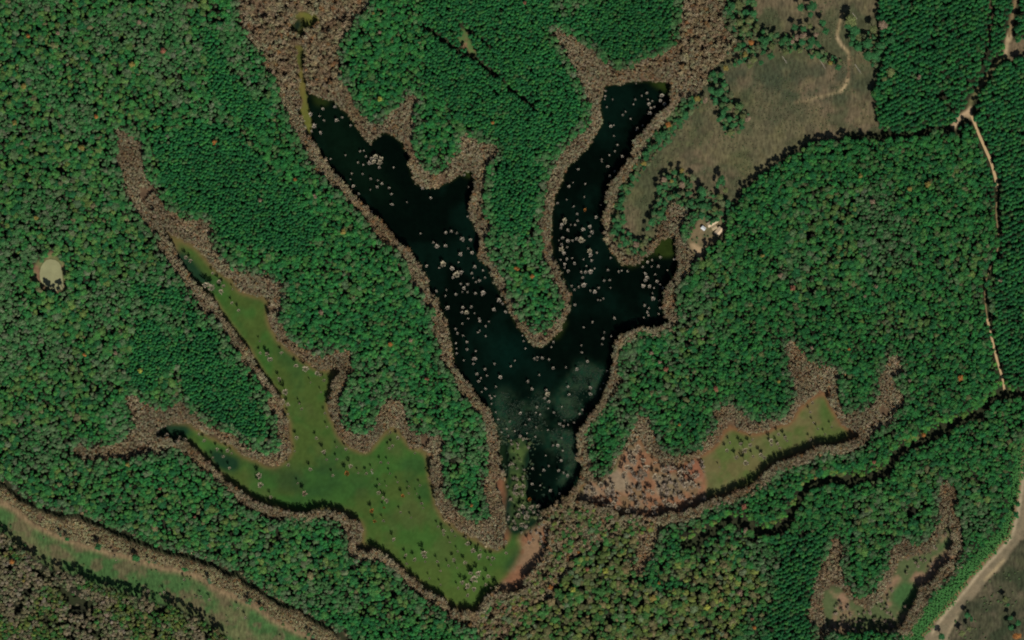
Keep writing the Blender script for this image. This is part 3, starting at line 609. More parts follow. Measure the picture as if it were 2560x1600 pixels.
zone[RM(P("1700,1300 1880,1330 1960,1400 1990,1600 1700,1600"))] = 1
zone[grey & ~plant_a] = 2
zone[RM(P('1640,1445 1700,1400 1800,1390 1900,1440 1940,1510 1860,1500 1750,1450'))] = 3; zone[(zone == 1) & (vnoise(110, 311, 4) > .56)] = 2; zone[m_woods] = 3; zone[m_woodsw] = 4
zone[(fine | plant_a | plant_b) & (zone != 3) & (zone != 2)] = 5
zone[plant_a & (zone != 3)] = 6
hole = vnoise(26, 88, 3); low = vnoise(90, 89, 3)
SP = {0: (8.4, 'green'), 1: (9.4, 'mixed'), 2: (8.2, 'grey'), 3: (10.6, 'olive'), 4: (7.6, 'sw'), 5: (7.6, 'pine'), 6: (9.0, 'pine')}
for zk, (sp, pal) in SP.items():
    if zk == 6: x, y = thin_grid(8.2, 60, math.radians(-24), 10.8, .3)
    else: x, y = thin_grid(sp, 50+zk)
    k = inside(m_forest, x, y) & inside(zone == zk, x, y)
    hv = hole[idx(x, y)]
    k &= ~((hv > (.70 if zk == 4 else .80 if zk in (1, 3) else .86)))
    k &= g.random(len(x)) < (.93 if zk in (1, 3) else .97)
    x, y = x[k], y[k]; n = len(x)
    small = g.random(n)
    rpx = sp*(.50+.22*small) if zk in (5, 6, 4) else sp*(.42+.55*small**2.2)
    h = 11+1.8*small+3*(low[idx(x, y)]-.5)+(g.random(n)-.5)*1.6
    if zk == 4: h = h*.95
    h = np.where(inside(m_edge, x, y), 19, h)
    h = h+np.where(inside(m_pool, x-6, y-22) | inside(m_pool, x-3, y-12), 5*g.random(n)+2, 0)
    if zk == 4: h = h+np.where(inside(m_strip, x-7, y-24) | inside(m_strip, x-3, y-10), 7, 0)
    if zk in (5, 6): h = 12.0+(g.random(n)-.5)*1.7+2.5*(low[idx(x, y)]-.5)
    t = pick(pal, n, g)*(1+(mixed_n[idx(x, y)]-.5)*.25)[:, None]
    lit_fringe = inside(m_gap, x+4, y+13) & inside(RM(P('1700,1000 2560,900 2560,1100 2200,1260 1960,1400 1700,1400')), x, y); t[lit_fringe] = t[lit_fringe]*np.array((2.2, 1.35, 1.1)); h[lit_fringe] *= .8  # sunlit firebreak edge painted into brighter, yellower tints of the lower young crowns
    t = t*np.where((x > 1480) & (zk != 3), .86, 1.0)[:, None]
    kind = np.where(g.random(n) < (.9 if zk in (5, 6) else .18 if zk in (0, 2) else .06), 'pine', 'broad')
    if zk == 4: kind[:] = np.where(g.random(n) < .35, 'bank', 'bush')
    if zk == 4: oz = (vnoise(60, 271)[idx(x, y)] > .52); t[oz] = pick('olive', int(oz.sum()), g)
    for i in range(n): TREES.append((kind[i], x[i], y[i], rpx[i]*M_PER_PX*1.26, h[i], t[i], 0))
# bright green strip of younger trees along the road verge
x, y = thin_grid(5.5, 71); k = inside(m_verge, x, y); x, y = x[k], y[k]
for i in range(len(x)): TREES.append(('bush', x[i], y[i], 1.5, 2.0+2*g.random(), np.array((.058, .21, .048))*g.uniform(.8, 1.2), 0))
# brown leafless banks
x, y = thin_grid(4.5, 80); k = (inside(m_brown, x, y) | (inside(m_forest, x, y) & inside(blur(m_brown, 7) > .12, x, y) & (g.random(len(x)) < .26))) & (g.random(len(x)) < .93); k &= ~(hole[idx(x, y)] > .76) & ~inside(m_gap, x, y); x, y = x[k], y[k]; n = len(x)
t = pick('brown', n, g); bn = vnoise(44, 90)[idx(x, y)]
t = t*(.72+1.15*bn)[:, None]*np.array((.93, 1.0, .86)); red = sst(vnoise(70, 281, 4)[idx(x, y)], .52, .75)[:, None]*.6*(~inside(RM(STRIP_BROWN), x, y))[:, None]; t = t*(1-red)+t*np.array((1.05, .84, .72))*red
h = 5.5+(g.random(n)-.5)*2.2+2*(low[idx(x, y)]-.5); facing = inside(m_open, x-7, y-22) | inside(m_open, x-4, y-12); h[facing] += 8.5; fr = np.where(facing, 1.45, 1.0); lip = inside(m_gap, x-3, y-10) | inside(m_gap, x-1, y-5); h[lip & ~facing] += 6.5
bigm = RM(P("1355,1275 1420,1262 1500,1275 1600,1296 1650,1300 1600,1345 1480,1360 1420,1400 1380,1460 1320,1540 1230,1600 1150,1575 1195,1545 1240,1500 1300,1480 1350,1415 1385,1330"), P("590,-200 928,-200 905,40 860,80 846,150 860,215 800,235 765,205 700,230 660,150 600,60"), P("1700,-200 1815,-200 1812,60 1862,111 1800,150 1760,205 1700,180 1705,60"), P("2079,1332 2100,1380 2095,1440 2050,1440"))
inbig = inside(bigm, x, y) & (g.random(n) < .8)
bx, by = thin_grid(9.5, 81); kb = inside(bigm & m_brown, bx, by) & ~(vnoise(34, 201)[idx(bx, by)] > .66); bx, by = bx[kb], by[kb]
tb = pick('brown', len(bx), g)*np.array((1.08, 1.10, .90))
ox, oy = thin_grid(10, 82); ko = inside(bigm & m_brown & RM(P('1150,1250 1700,1250 1700,1620 1150,1620')), ox, oy) & (g.random(len(ox)) < .45); ox, oy = ox[ko], oy[ko]; to = pick('olive', len(ox), g)
for i in range(len(ox)): TREES.append(('broad', ox[i], oy[i], g.uniform(2.6, 4.4), g.uniform(9, 12), to[i], 0))
for i in range(len(bx)): TREES.append(('bank', bx[i], by[i], g.uniform(2.6, 4.3), g.uniform(8.5, 11.5), tb[i], 0))
strip = inside(RM(STRIP_BROWN), x, y)
for i in range(n):
    if inbig[i]: continue
    tt = t[i]; hh = h[i]
    if strip[i]: hh *= (1.0 if lip[i] else .5); tt = tt*np.array((.98, 1.02, .9))
    TREES.append(('bank', x[i], y[i], (4.5*.66*.5)*g.uniform(.75, 1.5)*fr[i], hh, tt, 0))
# low scrub on soil, strip meadow and reeds
def scatter(mask, sp, seed, prob, kind, r, h, cols):
    x, y = thin_grid(sp, seed); k = inside(mask, x, y) & (g.random(len(x)) < (prob[idx(x, y)] if isinstance(prob, np.ndarray) else prob)); x, y = x[k], y[k]
    for i in range(len(x)): TREES.append((kind, x[i], y[i], r*g.uniform(.7, 1.3), h*g.uniform(.7, 1.3), np.array(cols[int(g.integers(len(cols)))])*g.uniform(.8, 1.2), 0))
GREENS = PAL['green']; 
scatter(m_soile & ~m_pond & ~m_brown, 12, 91, sst(vnoise(40, 92), .40, .58)*.75, 'bank', 3.3, 5, [(.24, .19, .14), (.2, .15, .1), (.17, .14, .1)])
scatter(m_reeds & m_pond, 3.4, 93, sst(vnoise(30, 94), .35, .62)*.6, 'reed', .8, .6, [(.016, .040, .024), (.026, .046, .026), (.010, .030, .018), (.034, .05, .03)])
scatter((raster(P('1235,1040 1290,1050 1360,1075 1350,1150 1362,1240 1320,1280 1290,1330 1240,1200')) & m_pond), 4, 213, sst(vnoise(24, 341, 4), .42, .62)*.5, 'reed', 1.1, .9, [(.03, .06, .03), (.055, .075, .035), (.02, .045, .025)])
scatter(m_strip, 16, 95, sst(vnoise(60, 96), .45, .65)*.5, 'bush', 1.8, 1.6, [(.05, .13, .035), (.12, .11, .06), (.09, .13, .04)])
scatter(m_field & m_sparse, 7.5, 97, .6, 'bush', 2.0, 2.4, [(.045, .14, .04), (.10, .13, .045), (.14, .12, .06), (.03, .11, .04)])
scatter(m_field & ~m_sparse, 7, 98, sst(vnoise(50, 99), .40, .65)*.5, 'bush', .9, .7, [(.10, .11, .05), (.13, .115, .06), (.07, .10, .04)])
scatter(m_fieldse, 13, 101, sst(vnoise(60, 102), .45, .65)*.5, 'bush', 1.5, 1.2, [(.10, .12, .05), (.07, .12, .04)])
scatter(m_seopen & ~m_sewater, 11, 103, sst(vnoise(36, 104), .40, .58)*.7, 'bank', 2.7, 4, [(.22, .17, .12), (.17, .13, .09), (.12, .12, .06)])
scatter(m_yard, 9, 105, .12, 'bush', 1.4, 1.5, [(.05, .12, .04)])
scatter(m_field & m_sparse, 11, 106, .58, 'broad', 3.7, 8, [(.035, .14, .04), (.025, .12, .04), (.07, .14, .045), (.11, .135, .06), (.05, .13, .045)])
scatter(RM(P("1268,1100 1306,1088 1322,1104 1325,1144 1314,1170 1318,1240 1345,1264 1350,1290 1378,1330 1360,1400 1330,1330 1290,1330 1268,1340")), 10, 107, .5, 'bank', 2.6, 4.5, [(.2, .17, .12), (.24, .2, .15), (.1, .13, .05)])

# ---------------------------------------------------------------- single trees read off the photograph
def pts(x0, y0, sc, s): return [(x0+float(a.split(',')[0])/sc, y0+float(a.split(',')[1])/sc, float(a.split(',')[2])/sc, a.split(',')[3] if a.count(',') > 2 else '') for a in s.split()]
Q = 3.78
WATER_TREES = (pts(640, 0, Q, """630,1030,18 745,1010,18 515,1080,25 600,1100,12 643,1138,13 760,1135,22 815,1110,12 550,1190,28 525,1240,15 612,1255,20 893,1185,14 985,1430,14
 1020,1425,12 848,1467,11 1040,1480,14 1130,1480,35 1180,1500,30 1100,1500,25 705,1500,9""") +
 pts(640, 400, Q, """1070,30,25 1110,15,30 1170,20,35 1165,70,15 965,25,12 1015,45,9 1298,72,8 905,130,12 1008,133,14 1085,178,14 1152,195,10 1190,222,16 893,183,10
 920,248,20 1145,255,18 1080,280,10 1258,263,14 972,320,16 1280,322,16 1285,418,20 1428,398,11 1573,265,18 1652,357,16 1970,140,14 2010,255,10 2000,535,14 1183,568,12
 1095,490,14 1555,695,12 1795,688,18 1848,675,18 1897,690,14 1678,780,14 1710,815,28 1790,810,20 1952,748,28 2028,755,20 2003,838,12 2042,876,22 1930,892,25 1612,1003,18
 1768,978,35 1915,965,9 1730,1018,9 1855,1025,25 1895,1080,42 1940,1060,22 1860,1110,18 2070,1010,22 2040,1070,16 2145,1045,14 2052,1115,10 2110,1140,18 2165,1112,12
 2078,1152,9 1705,1240,16 1800,1228,10 1790,1285,12 1890,1270,20 1935,1170,16 2000,1175,18 1965,1210,20 1998,1250,12 1950,1248,10 2075,1262,18 2150,1252,28 2135,1280,12
 1812,1395,25 1955,1393,20 2035,1388,16 1990,1440,30 1948,1440,20 2065,1447,12 2300,1325,28 2248,1412,25 2360,1435,18 2005,1500,14 2110,1500,16 2330,1360,16""") +
 pts(1280, 400, Q, """848,15,10 905,60,18 625,88,16 925,150,18 970,105,12 577,215,10 538,250,18 693,228,9 683,350,11 517,375,11 430,410,14 582,440,13 688,470,20,o 617,510,14
 840,425,10 497,573,32 470,612,20 620,575,14 555,612,10 597,612,7 463,645,16 527,663,18 673,655,22 735,630,25 757,682,22 795,540,18 732,720,14 477,735,22 443,760,10
 527,767,25 572,760,15 655,755,42 612,745,22 470,800,16 520,825,12 465,845,32 490,880,22 735,858,30 742,898,25 805,875,9 517,935,18 458,942,7 570,925,9 497,985,20
 497,1018,13 592,975,20 677,940,8 752,950,18 530,1050,20 655,1060,16 695,1060,22 742,1055,28 780,1025,8 705,1000,8 670,1110,18 680,1180,28 870,1140,16 925,1135,12
 565,1190,14 590,1225,16 630,1200,14 782,1245,24 740,1235,12 820,1210,14 930,1208,10 812,1322,11 838,1325,11 862,1310,11 593,1370,18 968,1495,16 907,1040,18 932,925,12
 1008,1055,14 1035,1045,9 1092,1050,14 1403,920,16 1283,965,20 1325,945,9 1235,1010,16 1320,1008,12 1382,1005,20 1470,1042,10 1262,1075,20 1275,1110,22 1258,1140,20
 1240,1190,25 1300,1190,22 1353,1080,12 1370,1150,20 1400,1175,12 1425,1208,14 1342,1208,9 1330,1260,12 1333,1310,28 1395,1328,14 1255,1375,16 1295,1400,14 1280,1440,16
 1290,1468,14 1400,1400,16 1385,1455,12 1245,1490,10 1452,1465,10""") +
 pts(1280, 0, Q, """885,860,12 880,910,14 875,940,12 952,940,10 897,1013,11 1172,788,10 1228,905,12 1275,880,16 1165,942,14 1150,985,10 1287,940,10 1325,955,12
 1295,985,22 1312,1020,16 1345,1010,14 1073,1057,12 1046,1087,12 1120,1120,10 1303,1070,22 1350,1080,12 933,1195,20 962,1180,9 1183,1210,14 1233,1183,12 1175,1230,9
 965,1285,11 997,1370,14 975,1430,14 1043,1478,18 922,1465,9 848,1505,12 1415,900,25 1400,950,20 1440,980,20""") +
 pts(1280, 800, Q, """760,20,14 677,68,10 873,117,12 937,153,9 860,175,18 852,230,12 657,240,12 660,305,16 713,390,18 510,447,12 613,465,22 100,145,9 110,200,12 28,383,10
 212,365,16 243,352,14 287,358,18 348,373,14 235,380,12 390,453,18 258,520,14 150,580,16 190,652,18 392,208,14 370,255,8 128,270,7 530,630,16 540,705,18 740,640,22
 740,700,22 835,650,12 335,700,32 310,740,18 350,772,20 325,665,18 235,825,16 395,875,16 80,880,18 225,875,10 265,892,9 165,940,16 127,992,12 228,1012,12 345,835,10
 470,820,9 665,850,14 640,890,14 495,950,12 585,970,12 450,985,18 485,1005,18 530,990,10 780,860,24 27,1050,9 140,1070,9 222,1103,8 340,1040,10 470,1115,12 430,1185,22
 480,1235,14 388,1185,14 320,1280,9 347,1382,12 195,1405,14 303,1420,18 465,1330,18 440,1425,20 490,1445,14 525,1470,20 605,1275,16 900,480,10 865,600,10""") +
 pts(640, 800, Q, """1950,35,14 2170,60,14 1885,85,16 1905,125,16 2115,100,12 2097,118,10 1957,148,13 2170,152,9 1993,208,17 1888,218,10 1897,268,10 1895,315,16
 1995,280,16 2077,293,10 1965,380,12 2065,365,26 2053,415,14 2255,413,15 2408,437,13 2165,465,16 2088,510,20 2180,525,14 2125,552,14 2105,580,18 2312,540,25 2268,630,12
 2170,650,16 2135,680,10 2225,740,16 2210,715,9 2258,720,8 2225,792,9 2265,872,12 2370,1030,16 2385,1095,12 2400,960,14 2320,1060,9 2290,940,8 2115,10,18 2200,15,12 1800,60,12""") +
 pts(1280, 1200, Q, "190,40,20 365,100,20 450,130,14 268,48,7 440,205,14"))
MARSH_TREES = (pts(640, 800, Q, """130,370,25 100,320,18 220,555,18 275,680,25 250,770,25 300,800,18 410,790,10 432,838,14 305,890,12 515,590,8 575,500,22 610,520,14 645,570,14
 470,460,25 615,680,9 650,880,12 385,1110,18 570,1115,14 640,1245,22 365,1240,10 668,1320,12 763,1315,12 515,1410,16 305,1370,16 850,1220,16 893,1380,18 855,1445,26,o
 968,1445,10 1045,1450,14 1095,1415,10 1180,1345,14 1250,1350,12 1265,1450,10 725,1470,14 1500,1260,10 1260,1210,14 1290,1190,16 30,1470,25 40,310,12 240,310,14 380,430,20
 35,200,9 670,1010,10 762,1200,9 1270,1060,12 1340,1110,16 1250,1080,8 685,730,10""") +
 pts(640, 1200, Q, """40,45,25 140,160,14 455,125,25,p 395,30,9 1165,40,10 1235,55,8 1160,120,16 1200,170,16 1235,195,20 1385,150,18,o 1445,125,10 1520,130,8 1565,220,14 1580,265,10
 1445,60,8 1095,290,20,o 1210,260,12,o 1120,390,16,o 1205,385,14 1365,305,12 1467,355,10 1300,560,18 1590,690,25 1595,725,18 1500,750,18 1415,710,14 1715,770,14
 1720,440,12 1770,480,18 1775,515,12 1850,475,14 1880,530,9 1833,590,10 1905,675,10 1870,755,16 1975,780,18 2000,600,20 2050,670,25 2110,720,25 2120,660,12 2240,740,20
 2190,730,14 2220,800,9 1820,810,12 1745,860,12 1600,770,10 2060,930,32 2100,880,25 2030,880,20 2000,1000,26 2060,1030,25 1950,970,20 1910,1020,12 2170,990,16
 2195,910,18 2220,1020,10 2000,1090,16 1745,990,10 1640,930,9 1900,830,9 1985,540,10 2365,690,16 1340,20,10 1550,50,10 1425,790,14""") +
 pts(0, 800, Q, "1880,1080,12 2110,1290,14 2050,1220,14 2150,1230,18 1580,1090,20 1700,1110,16 1750,1130,18 2190,1260,12 2170,1400,14 2010,1300,12 1930,1140,16") +
 pts(0, 400, Q, "1760,920,20 1800,950,15 1950,1180,30 2000,1205,28 2090,1240,22 2110,1190,18 2200,1220,9 2190,1350,12 2255,1420,16 2070,1150,20 2010,1070,14") +
 pts(1280, 800, Q, """2030,1230,16 2120,1300,20 2200,1230,25 2160,1170,16 2250,1180,20 2210,1350,28 2060,1160,14 1800,1400,16 1780,1370,12 2350,1270,20 2280,1290,14
 2270,1130,12 1812,1432,12 2140,1040,10 1960,1390,8 2380,1300,18 1170,1240,25 1110,1290,25 1150,1330,25 1240,1330,25 1090,1390,28 1270,1390,28 1350,1350,18 1440,1420,28
 1520,1400,20 1590,1440,28 1640,1440,20 1350,1480,28 1400,1490,22 1600,1490,25 1720,1470,25 1060,1450,28 1190,1200,20 1480,1480,20""") +
 pts(1920, 800, Q, """100,1080,18 30,1140,20 90,1170,16 160,1110,18 470,1030,11 400,870,14 600,1010,12 540,1080,12 400,1130,12 430,970,11 180,1140,12 30,1180,16 110,1210,14 420,780,14""") +
 pts(1280, 1200, Q, """720,60,28 760,130,25 840,40,28 900,100,28 950,50,20 1080,30,16 960,220,28 1000,260,24 920,250,22 1110,170,16 1330,120,22 1400,90,20 1490,90,22 1440,200,25
 1490,230,28 1540,240,22 1340,260,22 1180,250,18 1650,40,28 1700,30,25 1660,90,20 1730,50,20 1300,100,20 1270,270,14 1090,290,20 165,180,18,o 50,130,18 105,60,22 40,60,20 100,250,22
 180,260,22 60,330,20 130,350,25 240,250,18 90,420,20 160,590,22 200,560,16""") +
 pts(0, 1200, Q, "1080,720,12 1100,760,10 1740,940,14 1900,1100,12 1400,1050,16 1550,1060,16 1980,1130,14 2320,1300,14 2250,1210,12"))
FIELD_TREES = (pts(1560, 380, 6.874, """850,350,62 985,430,55 1000,310,46,y 770,430,46 590,600,65 600,690,46 830,500,42,y 1000,560,50,t 1100,710,60 1330,680,80 1330,790,60 1340,920,60 1150,860,58
 1180,950,50 680,480,46,t 700,610,40 930,740,46 1680,470,80 1600,560,46 1750,640,62,l 1650,760,52,l 620,1060,60 470,1200,60 700,870,42 400,1310,46 380,110,58 350,200,46,y
 160,230,46,o 150,440,52 140,560,44 1200,1070,50 1170,1200,62 1430,960,50 1550,980,50,l 1660,1050,50 1050,1350,50""") +
 pts(1900, 0, 6.874, """700,130,80 900,110,80 860,250,60 590,470,60 750,490,55 1080,400,62 1130,540,60 960,590,38,t 850,450,40,l 100,700,72 200,800,52,l 740,620,58,t 620,640,50,t
 550,730,46,t 880,700,66 980,760,58 1570,340,100,l 1560,450,85 1640,540,75 1700,630,62,l 1590,650,58 1560,745,55 1680,815,62 1840,750,80 2060,800,72 1960,480,88,l 2110,420,70,t
 2230,680,85 1840,960,92 1970,950,66 1340,1150,52 1210,1080,38,y 2120,1350,60,l 2250,1240,72,l 180,970,58 60,900,50 430,900,55,l 700,870,62,l 2280,1110,60""") +
 pts(1280, 0, Q, """1960,880,44 2010,925,36 1880,860,36 1920,760,32 1900,700,28 1830,950,28,t 2060,990,36,l 2130,1050,32,l 2000,1060,36 2050,1125,36 2095,1185,32 1960,1130,28
 2185,1100,30,l 2060,1250,32,l 2230,1130,28,t 1690,990,32 1560,1130,28 1640,1080,28 1480,1180,24,o 1530,1195,28 1440,1260,28 1380,1300,30 1340,1380,30 1270,1450,30 1750,930,26,y
 2080,60,40 2140,50,40,l 2050,110,32 2280,130,32 2150,210,32,l 2240,200,36,l 2320,260,32,l 2200,270,32,l 2260,400,32,o 2370,370,32 2280,560,32,l 2240,620,28,l 2350,600,32 2200,520,26,y
 2020,640,26,y""") +
 pts(1280, 400, Q, """1040,370,32 1020,425,28 960,560,30 990,625,32 960,680,28 1040,740,32 1020,800,32 1080,780,30 1170,800,30,t 1100,860,26,l 1230,800,26,l 1270,720,26,l""") +
 pts(1920, 1200, Q, "1880,1275,28 1925,1315,24 1640,1475,32 1830,1445,32,l 2240,1130,28,l 2265,1185,24 2300,1385,40 2365,1350,34 2350,1480,38,o 2290,1300,28 1900,1400,26,l"))
ACCENTS = [(737, 449, 6, 'o'), (857, 580, 8, 'y'), (788, 490, 6, 't'), (351, 926, 7, 'Y'), (319, 1160, 7, 'y'), (210, 887, 6, 'o'), (1699, 1062, 6, 'o'), (1788, 972, 8, 'r'), (1664, 922, 7, 'r'),
 (1648, 904, 6, 't'), (1629, 882, 7, 't'), (1756, 848, 5, 't'), (2122, 871, 6, 'o'), (2400, 944, 9, 'o'), (2308, 1087, 7, 'o'), (2186, 1154, 7, 'r'), (2028, 869, 6, 't'), (975, 861, 8, 'o'),
 (1026, 850, 6, 't'), (1067, 946, 6, 'r'), (948, 249, 9, 'Y'), (932, 34, 6, 'y'), (1230, 306, 7, 'o'), (948, 79, 7, 't'), (347, 56, 8, 't'), (407, 127, 8, 'r'), (70, 90, 6, 'o'), (241, 291, 8, 'o'),
 (37, 307, 8, 'y'), (205, 370, 9, 'y'), (537, 354, 7, 'o'), (146, 84, 8, 't'), (1982, 720, 8, 'r'), (1949, 688, 8, 't'), (2181, 503, 8, 't'), (2162, 740, 6, 't'), (2190, 716, 6, 't'), (2298, 193, 7, 't'),
 (1859, 1266, 9, 'r'), (1862, 1324, 8, 't'), (1880, 1547, 7, 'r'), (1886, 1568, 7, 'o'), (1514, 1427, 9, 'Y'), (1632, 1494, 11, 'y'), (1767, 1517, 9, 'Y'), (1433, 1474, 8, 'Y'), (1468, 1422, 8, 'r'),
 (1375, 1468, 7, 'o'), (1648, 1458, 6, 'o'), (1312, 8, 7, 'r'), (1178, 1263, 5, 'o'), (487, 1291, 4, 'r'), (399, 1221, 5, 'r'), (29, 1404, 8, 'o'), (290, 883, 8, 't'), (385, 540, 8, 't'), (90, 545, 8, 'y'),
 (205, 1015, 0, 't'), (60, 215, 8, 'y'), (330, 160, 8, 'y'), (1560, 1160, 0, 'y'), (1945, 953, 7, 'y'), (1330, 690, 6, 'o'), (803, 780, 7, 't'), (650, 500, 7, 't'), (1292, 670, 7, 'o'), (2275, 950, 7, 't'), (1905, 640, 6, 'y'),
 (2275, 470, 9, 'y'), (2320, 460, 9, 'y'), (2150, 440, 7, 'y'), (1445, 1380, 6, 'o'), (1850, 1480, 9, 't'), (1800, 1500, 9, 'y'), (60, 1450, 7, 'y'), (2500, 700, 6, 't'), (2030, 1010, 0, 't')]
ACCENTS = [a for a in ACCENTS if a[2] > 0]
CC = {'o': (.34, .14, .035), 'y': (.25, .20, .05), 'Y': (.32, .34, .06), 't': (.24, .17, .11), 'r': (.27, .11, .065), 'l': (.12, .145, .05), '': (.03, .125, .038), 'p': (.36, .25, .18), 'w': (.42, .365, .285)}
CNAME = {'o': 'orange', 'y': 'golden', 'Y': 'bright yellow', 't': 'tan', 'r': 'rust red', 'l': 'olive', '': 'green', 'p': 'pinkish', 'w': 'pale'}

LAND = [("the pale round clearing", 125, 690), ("the farmhouse", 1778, 565), ("the road junction", 2420, 285), ("the island thicket in the west arm", 935, 400), ("the tip of the wooded peninsula", 1340, 850),
 ("the mouth of the small bay", 1180, 440), ("the jetty", 1690, 645), ("the big dry field", 1950, 290), ("the bend of the dirt road", 2540, 1300), ("the foot of the dark pond", 1350, 1270),
 ("the red mud flat", 1340, 1370), ("the olive marsh", 1900, 1130), ("the sandy soil patch", 1600, 1250), ("the head of the green marsh", 430, 590), ("the lower west marsh arm", 520, 1140),
 ("the fork of the green marsh", 720, 1180), ("the green marsh corner", 1060, 1120), ("the wide green marsh", 1000, 1300), ("the south end of the green marsh", 1190, 1500), ("the grass corridor", 330, 1430),
 ("the southeast silted hollow", 2200, 1450), ("the head of the east arm", 1580, 220), ("the narrow of the east arm", 1460, 560), ("the small notch clearing", 1170, 110), ("the olive green inlet channel", 760, 250),
 ("the middle of the west arm", 1130, 660), ("the junction of the two arms", 1400, 860), ("the reed beds", 1420, 1000), ("the firebreak", 2300, 1100), ("the upper marsh bank", 600, 740), ("the brown bank spike", 1400, 90),
 ("the inner meadow", 1590, 520), ("the pasture at the top edge", 1940, 40), ("the track junction", 2110, 120), ("the leafless southwest wood", 150, 1520), ("the southern olive woods", 1550, 1520), ("the brown valley head", 700, 60),
 ("the far right track", 2490, 640), ("the southern plantation", 2050, 1420), ("the leafless valley on the north side", 1760, 100), ("the marsh spike by the west wood", 300, 350), ("the eastern brown hollow", 2060, 940)]
def where(px, py):
    d = sorted((math.hypot(px-x, py-y), n, x, y) for n, x, y in LAND)[0]
    a = math.degrees(math.atan2(-(py-d[3]), px-d[2])) % 360
    dirs = ["east", "northeast", "north", "northwest", "west", "southwest", "south", "southeast"]
    return d[1], dirs[int(((a+22.5) % 360)/45)], d[0]
ORD = ["nearest", "second nearest", "third nearest", "fourth nearest", "fifth nearest", "sixth nearest", "seventh nearest", "eighth nearest", "ninth nearest", "tenth nearest", "eleventh nearest", "twelfth nearest",
       "thirteenth nearest", "fourteenth nearest", "fifteenth nearest", "sixteenth nearest", "seventeenth nearest", "eighteenth nearest"]+["%dth nearest" % i for i in range(19, 80)]

def ground_z(px, py): return float(sample(hgt, np.array([px]), np.array([py]))[0])
SING = []    # name, crown mesh, trunk mesh, px, py, r_px, height, tint, colour word, size word, context, unique
gg = random.Random(3)
def size_word(r): return "tiny" if r < 3 else "small" if r < 4.6 else "medium" if r < 6.5 else "broad"
WATER_TREES.sort(key=lambda a: -a[2]); WATER_REST = WATER_TREES[300:]; WATER_TREES = WATER_TREES[:300]
for (x, y, r, c) in WATER_REST: TREES.append(('bank', x, y, 1.35, 3.5, np.array((.36, .31, .24))*1.1, 0))
for (x, y, r, c) in WATER_TREES:
    r = max(r*.92, 2.1); t = np.array(CC[c or 'w'])*gg.uniform(.8, 1.15)
    if c == '' and r > 7: t = t*np.array((.92, .93, .8))
    SING.append(("drowned_tree", gg.choice(WBARES), T_PALE, x, y, r, 2.6+r*.55, t, CNAME[c or 'w'], "leafless tree standing in dark water", 1, "leafless trees standing in the dark pond"))
for (x, y, r, c) in MARSH_TREES:
    r = max(r*1.28, 2.8); t = np.array(CC[c or 'w'])*gg.uniform(.75, 1.05)*(np.array((1, .97, .87)) if not c else 1)
    SING.append(("bare_tree", gg.choice(WBARES), T_PALE, x, y, r, 5.0+r*.85, t, CNAME[c or 'w'].replace('pale', 'grey brown'), "leafless tree standing on open marsh", 1, "leafless trees standing on the marshes and mud"))
for (x, y, r, c) in FIELD_TREES:
    t = np.array(CC[c])*gg.uniform(.8, 1.15)
    SING.append(("broadleaf_tree", gg.choice(BROADS), T_GREEN, x, y, r*1.22, 6+r*.7, t, CNAME[c], "tree at the open field edge", 1, "trees around the open fields"))
for (x, y, r, c) in ACCENTS:
    if not m_forest[idx(x, y)]: pass
    t = np.array(CC[c])*gg.uniform(.85, 1.1)
    SING.append(("broadleaf_tree", gg.choice(BROADS), T_GREEN, x, y, r*1.0, 17, t, CNAME[c], "autumn crown among green trees", 1, "autumn coloured trees in the forest"))
# the largest forest crowns become single trees too
def in_frame(t): return 12 < t[1] < W-12 and 12 < t[2] < H-12
order = sorted(range(len(TREES)), key=lambda i: -TREES[i][3])
nb = nP = nk = 0; taken = set()
def cword(t):
    r_, g_, b_ = t
    if r_ > g_*1.05: return "tan"
    if r_ > g_*.72: return "olive" if b_ < r_*.62 else "grey green"
    return "deep green" if g_ < .1 else "green"
nfield = len(FIELD_TREES)+len(ACCENTS)
for i in order:
    t = TREES[i]
    if not in_frame(t): continue
    if t[0] == 'broad' and nb < 300-nfield: nb += 1
    elif t[0] == 'pine' and nP < 295: nP += 1
    else: continue
    taken.add(i)
    SING.append(("broadleaf_tree" if t[0] == 'broad' else "pine_tree", gg.choice(BROADS if t[0] == 'broad' else PINES), T_GREEN, t[1], t[2], t[3]/M_PER_PX, t[4], t[5], cword(t[5]),
                 "broadleaf crown in closed forest" if t[0] == 'broad' else "conical pine crown in closed forest", 0, "broadleaf trees of the closed forest" if t[0] == 'broad' else "pine trees of the closed forest"))
bucket = {}
for s in SING:
    w, d, dist = where(s[3], s[4]); key = (s[8], s[9], w, d) if s[10] else (s[8], s[9], w, d, s[5] > 7.5)
    bucket.setdefault(key, []).append((dist, s, w, d))
